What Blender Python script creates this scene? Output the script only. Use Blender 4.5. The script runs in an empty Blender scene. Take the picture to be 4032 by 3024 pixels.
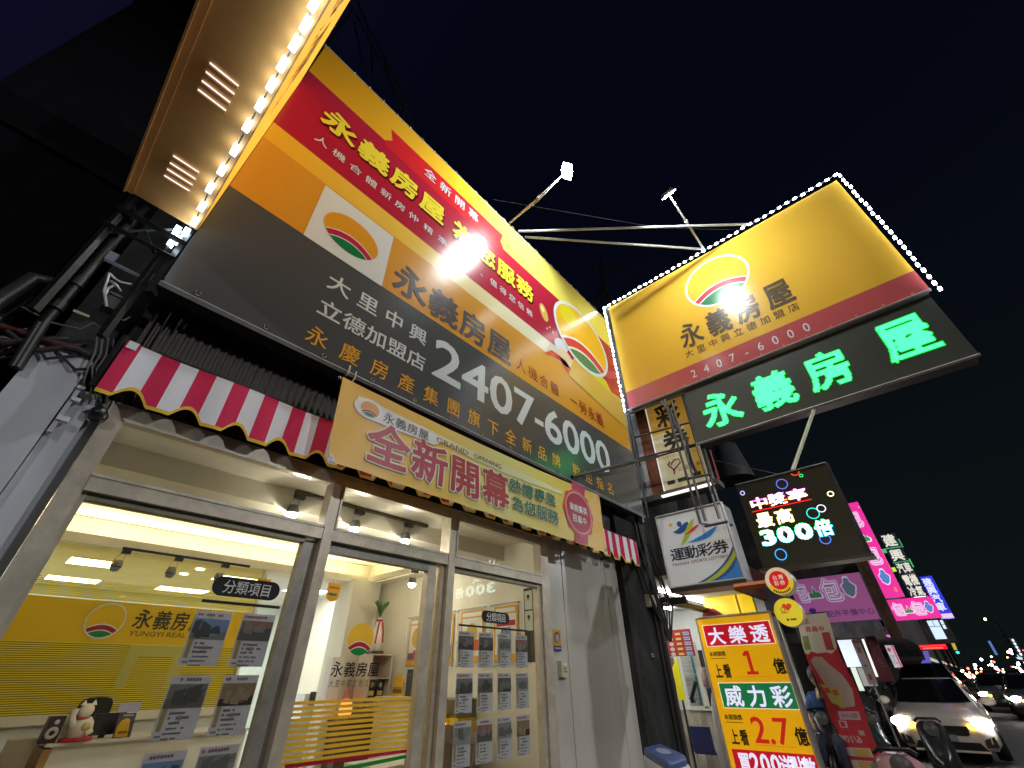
import bpy, bmesh, math, random
from mathutils import Vector, Matrix
random.seed(7)
sc = bpy.context.scene
COL = sc.collection
S, H = 1.4, 1.5                      # one survey unit is 1.4 m; the lens is 1.5 m above the ground

def W(p): return Vector((p[0]*S, p[1]*S, p[2]*S+H))

# ------------------------------------------------------------------ camera, sky, exposure
cam = bpy.data.cameras.new('camera'); cam_o = bpy.data.objects.new('camera', cam); COL.objects.link(cam_o)
cam.sensor_fit = 'HORIZONTAL'; cam.sensor_width = 36; cam.lens = 1644.87*36/4032
cam.clip_start = .05; cam.clip_end = 2000
R = Matrix(((0.66469254, -0.74698837, -0.01386358), (0.42257353, 0.39119184, -0.81755768), (0.6161294, 0.53756611, 0.57567981)))
cam_o.matrix_world = Matrix.Translation((0, 0, H)) @ (R.transposed() @ Matrix.Diagonal((1, -1, -1))).to_4x4()
sc.camera = cam_o
w = bpy.data.worlds.new('World'); sc.world = w; w.use_nodes = True
nt = w.node_tree; bg = nt.nodes['Background']
tc = nt.nodes.new('ShaderNodeTexCoord'); sx = nt.nodes.new('ShaderNodeSeparateXYZ'); cr = nt.nodes.new('ShaderNodeValToRGB')
nt.links.new(tc.outputs['Generated'], sx.inputs[0]); nt.links.new(sx.outputs['Z'], cr.inputs[0]); nt.links.new(cr.outputs[0], bg.inputs[0])
cr.color_ramp.elements[0].position = 0; cr.color_ramp.elements[0].color = (.0022, .0034, .0034, 1)
cr.color_ramp.elements[1].position = .8; cr.color_ramp.elements[1].color = (.0005, .0008, .0028, 1)
bg.inputs[1].default_value = 1
mrx = nt.nodes.new('ShaderNodeMapRange'); mrx.inputs[1].default_value = -.40; mrx.inputs[2].default_value = .18; mrx.inputs[3].default_value = 1; mrx.inputs[4].default_value = 0   # the sky is bluer towards the town centre on the left
mxs = nt.nodes.new('ShaderNodeMix'); mxs.data_type = 'RGBA'; mxs.inputs[7].default_value = (.0021, .0020, .0080, 1)
nt.links.new(sx.outputs['X'], mrx.inputs[0]); nt.links.new(mrx.outputs[0], mxs.inputs[0]); nt.links.new(cr.outputs[0], mxs.inputs[6]); nt.links.new(mxs.outputs[2], bg.inputs[0])
sc.view_settings.view_transform = 'Standard'; sc.view_settings.look = 'None'; sc.view_settings.exposure = 1.0; sc.view_settings.gamma = 1
sc.cycles.use_denoising = True
sc.cycles.sample_clamp_indirect = 6
sc.cycles.max_bounces = 8; sc.cycles.transparent_max_bounces = 16
sc.cycles.caustics_reflective = False; sc.cycles.caustics_refractive = False

# ------------------------------------------------------------------ materials
MC = {}
def nodes(name):
    m = bpy.data.materials.new(name); m.use_nodes = True
    return m, m.node_tree, m.node_tree.nodes['Principled BSDF']
def bumpy(t, p, scale, strength, dist=.01, detail=3, coord=None):
    n = t.nodes.new('ShaderNodeTexNoise'); n.inputs['Scale'].default_value = scale; n.inputs['Detail'].default_value = detail
    c = t.nodes.new('ShaderNodeTexCoord'); t.links.new(c.outputs['Object'], n.inputs['Vector'])
    b = t.nodes.new('ShaderNodeBump'); b.inputs['Strength'].default_value = strength; b.inputs['Distance'].default_value = dist
    t.links.new(n.outputs[0], b.inputs['Height']); t.links.new(b.outputs[0], p.inputs['Normal'])
    return n
def vary(t, p, rgb, scale, amt, stretch=(1, 1, 1)):
    """mottled base colour: dirt and wear, fixed to the object"""
    c = t.nodes.new('ShaderNodeTexCoord'); mp = t.nodes.new('ShaderNodeMapping'); mp.inputs['Scale'].default_value = stretch
    n = t.nodes.new('ShaderNodeTexNoise'); n.inputs['Scale'].default_value = scale; n.inputs['Detail'].default_value = 6; n.inputs['Roughness'].default_value = .65
    r = t.nodes.new('ShaderNodeValToRGB')
    r.color_ramp.elements[0].position = .3; r.color_ramp.elements[1].position = .72
    r.color_ramp.elements[0].color = tuple(x*(1-amt) for x in rgb)+(1,); r.color_ramp.elements[1].color = tuple(min(1, x*(1+amt*.5)) for x in rgb)+(1,)
    t.links.new(c.outputs['Object'], mp.inputs[0]); t.links.new(mp.outputs[0], n.inputs['Vector']); t.links.new(n.outputs[0], r.inputs[0]); t.links.new(r.outputs[0], p.inputs['Base Color'])
def M(kind, rgb=(.5, .5, .5), k=1.0):
    key = (kind, tuple(rgb), k)
    if key in MC: return MC[key]
    m, t, p = nodes('%s_%d' % ({'vin': 'vinyl', 'pap': 'paper', 'met': 'metal', 'lit': 'backlit', 'led': 'lamp', 'wal': 'plaster', 'fab': 'fabric', 'pla': 'plastic', 'glass': 'glass', 'car': 'car_paint', 'ver': 'concrete', 'tint': 'tinted_film', 'pri': 'printed'}.get(kind, kind), len(MC)))
    p.inputs['Base Color'].default_value = (*rgb, 1)
    if kind == 'vin':
        p.inputs['Roughness'].default_value = .21; bumpy(t, p, 5, .10, .012, 5)
    elif kind == 'pri':
        p.inputs['Roughness'].default_value = .35; bumpy(t, p, 8, .15, .01, 4)
    elif kind == 'ban': p.inputs['Roughness'].default_value = .40; p.inputs['Specular IOR Level'].default_value = .4
    elif kind == 'pap': p.inputs['Roughness'].default_value = .7
    elif kind == 'met':
        p.inputs['Roughness'].default_value = .42; p.inputs['Metallic'].default_value = .25; vary(t, p, rgb, 9, .25)
    elif kind == 'chrome':
        p.inputs['Roughness'].default_value = .18; p.inputs['Metallic'].default_value = 1
    elif kind == 'lit':
        k *= .55
        p.inputs['Roughness'].default_value = .35; p.inputs['Emission Color'].default_value = (*rgb, 1); p.inputs['Emission Strength'].default_value = k
    elif kind == 'led':
        p.inputs['Base Color'].default_value = (0, 0, 0, 1); p.inputs['Emission Color'].default_value = (*rgb, 1); p.inputs['Emission Strength'].default_value = k*(.62 if k < 3 else 1)
    elif kind == 'wal':
        p.inputs['Roughness'].default_value = .6; vary(t, p, rgb, 2.2, .12, (1, 1, .35)); bumpy(t, p, 60, .08)
    elif kind == 'sheen':
        p.inputs['Roughness'].default_value = .3; vary(t, p, rgb, 2.5, .14, (1, 1, .2)); bumpy(t, p, 14, .05)
    elif kind == 'ver':
        p.inputs['Roughness'].default_value = .85; p.inputs['Specular IOR Level'].default_value = .15; vary(t, p, rgb, 5, .6, (1, 1, .5)); bumpy(t, p, 25, .4, .02)
    elif kind == 'fab':
        p.inputs['Roughness'].default_value = .8; bumpy(t, p, 40, .2, .01)
    elif kind == 'pla': p.inputs['Roughness'].default_value = .38
    elif kind == 'car':
        p.inputs['Roughness'].default_value = .25; p.inputs['Coat Weight'].default_value = .6
    elif kind == 'asphalt':
        p.inputs['Roughness'].default_value = .75; vary(t, p, rgb, 3, .4); bumpy(t, p, 120, .5, .01)
    elif kind == 'flm':                                          # thin paper or vinyl film: some light comes through from behind
        p.inputs['Roughness'].default_value = .55; tl = t.nodes.new('ShaderNodeBsdfTranslucent'); mx = t.nodes.new('ShaderNodeMixShader'); tl.inputs[0].default_value = (*rgb, 1); mx.inputs[0].default_value = .38
        t.links.new(p.outputs[0], mx.inputs[1]); t.links.new(tl.outputs[0], mx.inputs[2]); t.links.new(mx.outputs[0], t.nodes['Material Output'].inputs[0])
    elif kind in ('glass', 'tint'):
        t.nodes.remove(p); tr = t.nodes.new('ShaderNodeBsdfTransparent'); gl = t.nodes.new('ShaderNodeBsdfGlossy'); fr = t.nodes.new('ShaderNodeFresnel'); mx = t.nodes.new('ShaderNodeMixShader')
        tr.inputs[0].default_value = (*rgb, 1); gl.inputs['Roughness'].default_value = .0; gl.inputs[0].default_value = (1, 1, 1, 1); fr.inputs[0].default_value = 1.5 if kind == 'glass' else 1.12
        t.links.new(fr.outputs[0], mx.inputs[0]); t.links.new(tr.outputs[0], mx.inputs[1]); t.links.new(gl.outputs[0], mx.inputs[2]); t.links.new(mx.outputs[0], t.nodes['Material Output'].inputs[0])
    MC[key] = m
    return m
def ramp_vinyl(name, stops, x0, x1, axis=0, rough=.21):
    """vinyl printed with a colour blend along one axis of the artwork"""
    m, t, p = nodes(name); p.inputs['Roughness'].default_value = rough
    c = t.nodes.new('ShaderNodeTexCoord'); s = t.nodes.new('ShaderNodeSeparateXYZ'); mr = t.nodes.new('ShaderNodeMapRange'); r = t.nodes.new('ShaderNodeValToRGB')
    mr.inputs[1].default_value = x0; mr.inputs[2].default_value = x1
    t.links.new(c.outputs['Object'], s.inputs[0]); t.links.new(s.outputs[axis], mr.inputs[0]); t.links.new(mr.outputs[0], r.inputs[0]); t.links.new(r.outputs[0], p.inputs['Base Color'])
    e = r.color_ramp.elements
    while len(e) < len(stops): e.new(.5)
    for q, (pos, col) in zip(e, stops): q.position = pos; q.color = (*col, 1)
    bumpy(t, p, 5, .10, .012, 5)
    return m

# ------------------------------------------------------------------ mesh helpers
GC = {}
def contours(s):
    """outline edges of a string set in the built-in font"""
    if ('c', s) not in GC:
        c = bpy.data.curves.new('t', 'FONT'); c.body = s; c.size = 1; c.resolution_u = 3; c.fill_mode = 'NONE'
        o = bpy.data.objects.new('t', c); COL.objects.link(o)
        dg = bpy.context.evaluated_depsgraph_get(); m = bpy.data.meshes.new_from_object(o.evaluated_get(dg))
        GC[('c', s)] = [(tuple(m.vertices[e.vertices[0]].co[:2]), tuple(m.vertices[e.vertices[1]].co[:2])) for e in m.edges]
        bpy.data.objects.remove(o); bpy.data.curves.remove(c); bpy.data.meshes.remove(m)
    return GC[('c', s)]
def glyph(s, bold=0.0, rows=64):
    """filled outline, thickened by bold, cut into thin non-overlapping rows"""
    bold *= .55; k = (s, bold, rows)
    if k not in GC:
        E = contours(s); b = max(0, bold); y0 = min(min(p[1], q[1]) for p, q in E)-b; y1 = max(max(p[1], q[1]) for p, q in E)+b
        n = max(2, int(rows*(y1-y0)/.95)); V = []; F = []; dy = (y1-y0)/n
        for r in range(n):
            y = y0+(r+.5)*dy; xs = []; iv = []
            for (xa, ya), (xb, yb) in E:
                if (ya > y) != (yb > y): xs.append(xa+(y-ya)/(yb-ya)*(xb-xa))
                if b and min(ya, yb)-b < y < max(ya, yb)+b:
                    lo, hi = 1e9, -1e9                              # capsule round this edge cut by the row
                    for x_, y_ in ((xa, ya), (xb, yb)):
                        if abs(y-y_) < b: d = math.sqrt(b*b-(y-y_)**2); lo = min(lo, x_-d); hi = max(hi, x_+d)
                    L = math.hypot(xb-xa, yb-ya)
                    if L > 1e-9:
                        nx, ny = -(yb-ya)/L*b, (xb-xa)/L*b; Q = [(xa+nx, ya+ny), (xb+nx, yb+ny), (xb-nx, yb-ny), (xa-nx, ya-ny)]
                        for i in range(4):
                            (xc, yc), (xd, yd) = Q[i], Q[(i+1) % 4]
                            if (yc > y) != (yd > y): x = xc+(y-yc)/(yd-yc)*(xd-xc); lo = min(lo, x); hi = max(hi, x)
                    if hi > lo: iv.append((lo, hi))
            xs.sort(); iv += [(xs[i], xs[i+1]) for i in range(0, len(xs)-1, 2)]; iv.sort(); mg = []
            for lo, hi in iv:
                if mg and lo <= mg[-1][1]: mg[-1][1] = max(mg[-1][1], hi)
                else: mg.append([lo, hi])
            for lo, hi in mg:
                j = len(V); V += [(lo, y-dy/2), (hi, y-dy/2), (hi, y+dy/2), (lo, y+dy/2)]; F.append((j, j+1, j+2, j+3))
        GC[k] = (V, F)
    return GC[k]
def PY(y, tilt=0): return lambda a, b, h=0: (a, y-h, b+tilt*a)
def PX(x, tilt=0, a0=0): return lambda a, b, h=0: (x-h, a, b+tilt*(a-a0))
def PXr(x): return lambda a, b, h=0: (x+h, a, b)
def PZ(z): return lambda a, b, h=0: (a, b, z-h)
ORG = {}
class MB:
    def __init__(self): self.v = []; self.f = []; self.m = []; self.mats = []; self.sm = []
    def mi(self, mat):
        if mat not in self.mats: self.mats.append(mat)
        return self.mats.index(mat)
    def add(self, vs, fs, mat, smooth=False):
        n = len(self.v); i = self.mi(mat); self.v += [tuple(p) for p in vs]
        for f in fs: self.f.append(tuple(n+j for j in f)); self.m.append(i); self.sm.append(smooth)
        return self
    def poly(self, pts, mat): return self.add(pts, [tuple(range(len(pts)))], mat)
    def ppoly(self, P, pts, mat, h=0): return self.poly([P(a, b, h) for a, b in pts], mat)
    def rect(self, P, a0, a1, b0, b1, mat, h=0): return self.ppoly(P, [(a0, b0), (a1, b0), (a1, b1), (a0, b1)], mat, h)
    def strip(self, P, lo, hi, mat, h=0):
        n = len(lo); vs = [P(a, b, h) for a, b in lo]+[P(a, b, h) for a, b in hi]
        return self.add(vs, [(i, i+1, n+i+1, n+i) for i in range(n-1)], mat)
    def box(self, x0, x1, y0, y1, z0, z1, mat):
        vs = [(x, y, z) for z in (z0, z1) for y in (y0, y1) for x in (x0, x1)]
        return self.add(vs, [(0, 1, 3, 2), (4, 5, 7, 6), (0, 1, 5, 4), (2, 3, 7, 6), (0, 2, 6, 4), (1, 3, 7, 5)], mat)
    def slab(self, P, pts, h0, h1, mat):
        n = len(pts); vs = [P(a, b, h0) for a, b in pts]+[P(a, b, h1) for a, b in pts]
        return self.add(vs, [tuple(range(n)), tuple(range(n, 2*n))]+[(i, (i+1) % n, n+(i+1) % n, n+i) for i in range(n)], mat)
    def tube(self, pts, r, mat, n=8, cap=True):
        pts = [Vector(p) for p in pts]; rs = r if isinstance(r, (list, tuple)) else [r]*len(pts); vs = []; fs = []
        up = None
        for i, p in enumerate(pts):
            d = (pts[min(i+1, len(pts)-1)]-pts[max(i-1, 0)]).normalized()
            if up is None: up = Vector((0, 0, 1)) if abs(d.z) < .9 else Vector((1, 0, 0))
            a = d.cross(up).normalized(); b = a.cross(d).normalized(); up = b
            vs += [p+(a*math.cos(6.28319*j/n)+b*math.sin(6.28319*j/n))*rs[i] for j in range(n)]
        for i in range(len(pts)-1):
            fs += [(i*n+j, i*n+(j+1) % n, (i+1)*n+(j+1) % n, (i+1)*n+j) for j in range(n)]
        self.add(vs, fs, mat, n > 4)
        if cap:
            self.poly(vs[:n], mat); self.poly(vs[-n:], mat)
        return self
    def bar(self, p, q, r, mat): return self.tube([p, q], r*1.35, mat, 4)
    def lathe(self, c, prof, mat, n=16, axis=2, sq=(1, 1)):
        vs = []
        for r, z in prof:
            for j in range(n):
                u, v2 = r*math.cos(6.28319*j/n)*sq[0], r*math.sin(6.28319*j/n)*sq[1]
                o = [(z, u, v2), (u, z, v2), (u, v2, z)][axis]; vs.append((c[0]+o[0], c[1]+o[1], c[2]+o[2]))
        fs = [(i*n+j, i*n+(j+1) % n, (i+1)*n+(j+1) % n, (i+1)*n+j) for i in range(len(prof)-1) for j in range(n)]
        return self.add(vs, fs, mat, True)
    def ball(self, c, r, mat, n=12, sq=(1, 1, 1)):
        return self.lathe(c, [(r*math.sin(math.pi*i/8)*1, -r*sq[2]*math.cos(math.pi*i/8)) for i in range(9)], mat, n, 2, (sq[0], sq[1]))
    def ell(self, P, ca, cb, ra, rb, mat, h=0, n=28, rot=0):
        c, s = math.cos(rot), math.sin(rot)
        return self.ppoly(P, [(ca+ra*math.cos(t)*c-rb*math.sin(t)*s, cb+ra*math.cos(t)*s+rb*math.sin(t)*c) for t in [6.28319*i/n for i in range(n)]], mat, h)
    def ring(self, P, ca, cb, ra, rb, wd, mat, h=0, n=28):
        T = [6.28319*i/n for i in range(n+1)]
        return self.strip(P, [(ca+ra*math.cos(t), cb+rb*math.sin(t)) for t in T], [(ca+(ra+wd*(1 if ra > 0 else -1))*math.cos(t), cb+(rb+wd)*math.sin(t)) for t in T], mat, h)
    def cells(self, P, s, a0, a1, b0, b1, mat, h=.002, bold=.02, cw=None, slope=0, back=None):
        rows = 96 if b1-b0 > .2 else 64 if b1-b0 > .07 else 36; s = s.strip(); n = len(s); sg = 1 if a1 > a0 else -1
        if cw is None: cw = abs(a1-a0)/n*.93
        for i, ch in enumerate(s):
            if ch == ' ': continue
            cx = a0+sg*cw/2+(0 if n == 1 else i*((a1-a0)-sg*cw)/(n-1))
            for bo, mt, hh in (((back[1], back[0], h-.001),) if back else ())+((bold, mat, h),):
                v, f = glyph(ch, bo, rows); cxg = .5 if ord(ch) > 255 else (min(p[0] for p in v)+max(p[0] for p in v))/2
                kx = sg*cw/.93 if ord(ch) > 255 else sg*cw/.62; cyg = .382 if ord(ch) > 255 else .345; ky = (b1-b0)/(.92 if ord(ch) > 255 else .71)
                self.add([P(cx+(x-cxg)*kx, (b0+b1)/2+(y-cyg)*ky+slope*(cx-a0), hh) for x, y in v], f, mt)
        return self
    def fit(self, P, s, a0, a1, b0, b1, mat, h=.002, bold=0.0, shear=0):
        v, f = glyph(s, bold, 70); X = [p[0] for p in v]; Y = [p[1] for p in v]; x0, x1, y0, y1 = min(X), max(X), min(Y), max(Y)
        return self.add([P(a0+(x-x0)/(x1-x0)*(a1-a0)+shear*(y-y0)/(y1-y0), b0+(y-y0)/(y1-y0)*(b1-b0), h) for x, y in v], f, mat)
    def egg(self, P, ca, cb, ra, rb, cols, h=.002, A=-.08, B=.55, gap=.07, rw=.27, outline=0):
        top, white, red, green = cols; N = 44; us = [math.sin(math.pi*(i/N-.5)) for i in range(N+1)]
        E = lambda u: math.sqrt(max(0, 1-u*u))
        def cl(v, u): return max(-E(u), min(E(u), v))
        ls = [lambda u: -E(u), lambda u: cl(A-rw-gap*2-B*1.05*u*u, u), lambda u: cl(A-rw-gap-B*1.05*u*u, u), lambda u: cl(A-gap-B*u*u, u), lambda u: cl(A-B*u*u, u), lambda u: E(u)]
        for k, mt in enumerate((green, white, red, white, top)):
            self.strip(P, [(ca+ra*u, cb+rb*ls[k](u)) for u in us], [(ca+ra*u, cb+rb*ls[k+1](u)) for u in us], mt, h)
        if outline: self.ring(P, ca, cb, ra, rb, outline, white, h+.001, 48)
        return self
    def raster(self, P, s, a0, a1, b0, b1, inner, edge, h, bold, pitch, slope=0, cw=None, kx=1):
        """a character drawn as lit dots of an LED matrix"""
        sg = 1 if a1 > a0 else -1; n = len(s); cw = cw or abs(a1-a0)/n*.95
        for i, ch in enumerate(s):
            cx = a0+sg*cw/2+(0 if n == 1 else i*((a1-a0)-sg*cw)/(n-1)); v, f = glyph(ch, bold)
            wide = ord(ch) > 255; gx = (min(p[0] for p in v)+max(p[0] for p in v))/2; gy = (min(p[1] for p in v)+max(p[1] for p in v))/2
            gw = (max(p[0] for p in v)-min(p[0] for p in v)); gh = (max(p[1] for p in v)-min(p[1] for p in v))
            nx = int(cw/pitch); ny = int((b1-b0)/pitch); on = set()
            for tri in f:
                for k in range(1, len(tri)-1):
                    q = [v[tri[0]], v[tri[k]], v[tri[k+1]]]; q = [((x-gx)/gw*nx+nx/2, (y-gy)/gh*ny+ny/2) for x, y in q]
                    (x1, y1), (x2, y2), (x3, y3) = q; d = (y2-y3)*(x1-x3)+(x3-x2)*(y1-y3)
                    if abs(d) < 1e-9: continue
                    for c in range(int(min(x1, x2, x3)), int(max(x1, x2, x3))+1):
                        for r in range(int(min(y1, y2, y3)), int(max(y1, y2, y3))+1):
                            px, py = c+.5, r+.5; l1 = ((y2-y3)*(px-x3)+(x3-x2)*(py-y3))/d; l2 = ((y3-y1)*(px-x3)+(x1-x3)*(py-y3))/d
                            if l1 >= -.001 and l2 >= -.001 and l1+l2 <= 1.001: on.add((c, r))
            for c, r in on:
                full = all((c+dx, r+dy) in on for dx, dy in ((1, 0), (-1, 0), (0, 1), (0, -1)))
                mt = inner if full else edge
                if callable(mt): mt = mt(r/ny)
                a = cx+sg*(c-nx/2)*pitch; b = b0+r*pitch+slope*(cx-a0); self.rect(P, a, a+sg*pitch*.92, b, b+pitch*.92, mt, h)
        return self
    def warp(self, fn): self.v = [fn(p) for p in self.v]; return self
    def build(self, name, parent=None, origin=None, **tags):
        og = ORG[parent.name] if parent else W(origin or self.v[0])
        me = bpy.data.meshes.new(name); me.from_pydata([W(p)-og for p in self.v], [], self.f)
        for m in self.mats: me.materials.append(m)
        me.polygons.foreach_set('material_index', self.m); me.polygons.foreach_set('use_smooth', self.sm); me.update()
        o = bpy.data.objects.new(name, me); COL.objects.link(o); ORG[o.name] = og
        if parent: o.parent = parent
        else: o.location = og
        for k, v in tags.items(): o[k] = v
        return o
def drape(m, fn, mx):
    """cut a flat printed sheet into small faces and hang it on a folded surface"""
    bm = bmesh.new(); vs = [bm.verts.new(p) for p in m.v]
    for f, i in zip(m.f, m.m):
        try: bm.faces.new([vs[j] for j in f]).material_index = i
        except ValueError: pass
    bmesh.ops.triangulate(bm, faces=[f for f in bm.faces if len(f.verts) > 3])
    for k in range(8):
        e = [e for e in bm.edges if e.calc_length() > mx]
        if not e: break
        bmesh.ops.subdivide_edges(bm, edges=e, cuts=1); bmesh.ops.triangulate(bm, faces=[f for f in bm.faces if len(f.verts) > 3])
    bm.verts.index_update(); r = MB(); r.mats = m.mats; r.v = [fn(v.co) for v in bm.verts]
    for f in bm.faces: r.f.append(tuple(v.index for v in f.verts)); r.m.append(f.material_index); r.sm.append(True)
    bm.free(); return r
def thing(name, label, cat, loc, group=None):
    o = bpy.data.objects.new(name, None); COL.objects.link(o); o.location = W(loc); ORG[o.name] = W(loc); o.empty_display_size = .1
    o['label'] = label; o['category'] = cat
    if group: o['group'] = group
    return o
def copy_tree(o, parent=None):
    c = o.copy(); COL.objects.link(c)
    if parent: c.parent = parent
    for ch in list(o.children): copy_tree(ch, c)
    return c

# colours
YEL = M('vin', (.62, .36, .03)); RED = M('vin', (.37, .016, .038)); RED2 = M('vin', (.54, .02, .026)); WHI = M('vin', (.62, .68, .71)); GRY = M('vin', (.070, .074, .078))
CHR = M('vin', (.085, .085, .10)); GRN = M('vin', (.012, .17, .06)); CRM = M('vin', (.8, .68, .35)); TXR = M('vin', (.26, .012, .008)); TXO = M('vin', (.8, .40, .03)); MAR = M('vin', (.42, .02, .06))
SIGNY = M('vin', (.66, .40, .045)); SIGNR = M('vin', (.42, .085, .09))
EGG = (M('vin', (.64, .30, .02)), WHI, M('vin', (.42, .02, .06)), GRN)
STEEL = M('met', (.42, .42, .42)); DARKM = M('met', (.035, .035, .038)); BLK = M('pla', (.01, .01, .011)); FRAME = M('met', (.62, .55, .44)); PLW = M('pla', (.75, .75, .73))
GLASS = M('glass', (.93, .95, .93)); PAPW = M('pap', (.74, .74, .72)); CREAM = M('wal', (.78, .74, .62)); WALLW = M('wal', (.80, .80, .78))
WARMLED = M('led', (1, .95, .82), 14)


# ------------------------------------------------------------------ ground and road (setting)
GZ = -1.071
ASPH = M('asphalt', (.045, .045, .047))
g = MB().add([(-400, -300, GZ-.1), (900, -300, GZ-.1), (900, 300, GZ-.1), (-400, 300, GZ-.1)], [(0, 1, 2, 3)], ASPH).build('road', None, (0, 0, GZ-.1), kind='structure')
pv = MB().box(-30, 70, 1.7, 30, GZ-.14, GZ, M('ver', (.38, .36, .33))).build('pavement', None, (0, 2, GZ), kind='structure')
mk = MB()
for y in (-2.1, -4.6, -7.0):
    for i in range(22): mk.rect(PZ(GZ-.1+.004), -12+i*6, -9+i*6, y, y+.09, M('pap', (.6, .6, .58)))
mk.build('road_marking', None, (0, -2, GZ-.09), kind='structure')

# ------------------------------------------------------------------ the shop building
G = 2.3
shop = thing('shop_building', 'estate agency shop with large lit windows under the wide billboard', 'building', (1.5, G, GZ))
WLB = M('sheen', (.55, .56, .60)); WRB = M('sheen', (.62, .585, .52))
MB().box(-.29, -.128, 2.24, 2.75, GZ, 1.12, WLB).build('corner_pillar', shop)
MB().box(-.125, -.045, 2.27, 2.75, GZ, 1.0, WLB).box(-.0449, -.002, 2.33, 2.75, GZ, .997, WLB).build('side_wall', shop)
m = MB().box(3.05, 3.30, 2.33, 2.5, GZ, 1.05, WRB).box(3.302, 3.70, 2.325, 2.5, GZ, 1.05, WRB).box(3.701, 4.05, 2.329, 2.5, GZ, 1.05, WRB).box(4.051, 4.285, 2.325, 2.5, GZ, 1.05, WRB)
m.build('shutter_panel', shop)
MB().box(4.29, 5.0, 2.26, 2.9, GZ, 1.5, M('ver', (.045, .045, .044))).build('pillar', shop, label='grimy black concrete pillar at the end of the shop front')
m = MB(); n = 120; cor = M('met', (.03, .022, .018))
lo = []; hi = []
for i in range(n*4+1):
    x = -.05+4.75*i/(n*4); y = 2.36+.009*math.sin(6.28319*i/4/1.0)
    lo.append((x, y, .99)); hi.append((x, y-.06, 1.66))
m.add(lo+hi, [(i, i+1, n*4+2+i, n*4+1+i) for i in range(n*4)], cor, True)
m.build('corrugated_fascia', shop)
MB().box(-.3, 4.75, 2.45, 6, 1.2, 4.7, M('ver', (.06, .058, .055))).box(-.3, 4.75, 6, 9, 1.2, 3.6, M('ver', (.05, .05, .05))).build('upper_wall', shop)
# interior shell
wi = MB().box(-.06, -.02, 2.4, 8, GZ, 1.18, WALLW).build('wall', shop)
MB().box(3.0, 3.05, 2.34, 7.2, GZ, 1.18, M('wal', (.82, .78, .66))).build('wall', shop)
MB().box(-.06, 4.6, 7.2, 7.25, GZ, 1.18, M('wal', (.70, .80, .78))).build('wall', shop)
MB().box(-.06, 3.05, 2.4, 7.2, GZ-.02, GZ+.004, M('pla', (.55, .5, .42))).build('floor', shop)
m = MB().box(-.02, 3.0, 2.345, 2.75, 1.004, 1.03, CREAM).box(-.02, 3.0, 2.75, 3.33, .883, 1.02, CREAM)
m.box(-.02, 3.0, 3.33, 5.0, 1.165, 1.19, WALLW).box(-.02, 2.86, 4.72, 4.75, .92, .977, CREAM).box(-.02, 3.0, 4.72, 5.0, .905, .92, CREAM).box(-.02, 3.0, 5.0, 7.2, .92, .94, WALLW).box(-.02, 3.0, 5.001, 5.03, .941, 1.16, CREAM)
m.box(2.82, 2.86, 3.331, 4.72, .92, .977, CREAM).box(2.861, 3.0, 3.331, 4.719, .905, .92, CREAM)
m.build('ceiling', shop)
MB().rect(PZ(.935), .0, 2.8, 4.80, 4.86, M('led', (1, .80, .42), 11)).rect(PZ(.935), 2.90, 2.95, 3.4, 4.7, M('led', (1, .80, .42), 9)).build('cove_light', shop)
MB().box(2.60, 2.94, 4.62, 4.95, GZ, .92, CREAM).build('column', shop)
# office partition with the striped yellow film
pt = MB(); FY = M('pap', (.85, .56, .012)); FD = M('pap', (.24, .17, .008)); FL = M('pap', (.85, .70, .06))
PP = PY(4.80); pt.box(0, 1.72, 4.80, 4.83, -.20, .262, FD).box(0, 1.74, 4.76, 4.86, -.215, -.16, M('wal', (.85, .82, .7))).box(0, 1.72, 4.80, 4.84, GZ, -.215, WALLW).box(1.72, 1.745, 4.78, 4.85, GZ, .92, PLW)
pt.box(0, 1.72, 4.80, 4.83, .262, .54, FY)
for i in range(33): pt.rect(PP, 0, 1.72, -.155+i*.0128, -.155+i*.0128+.0078, FL, .003)
for i in range(10): pt.rect(PP, 0, 1.72, .548+i*.0128, .548+i*.0128+.0085*(1-i*.05), FL, .003)
pt.rect(PP, .90, .97, -.02, .255, M('pap', (.56, .53, .14)), .005).rect(PP, .90, 1.29, .178, .255, M('pap', (.56, .53, .14)), .0052).rect(PP, 1.215, 1.29, -.02, .178, M('pap', (.56, .53, .14)), .0051)
pt.egg(PP, .675, .408, .112, .112, (FY, PAPW, M('pap', (.42, .02, .05)), M('pap', (.02, .26, .07))), .004, A=-.2, B=.4, outline=.010)
pt.cells(PP, '永義房屋', .85, 1.36, .368, .500, M('pap', (.06, .055, .03)), .004, .03, .115).fit(PP, 'YUNGYI REAL ESTATE', .853, 1.47, .315, .350, M('pap', (.22, .13, .01)), .004, .01)
pt.build('office_partition', shop)
MB().rect(PY(4.805), 0, 1.72, .545, .92, M('tint', (.80, .68, .30))).build('glass_pane', shop)
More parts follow.
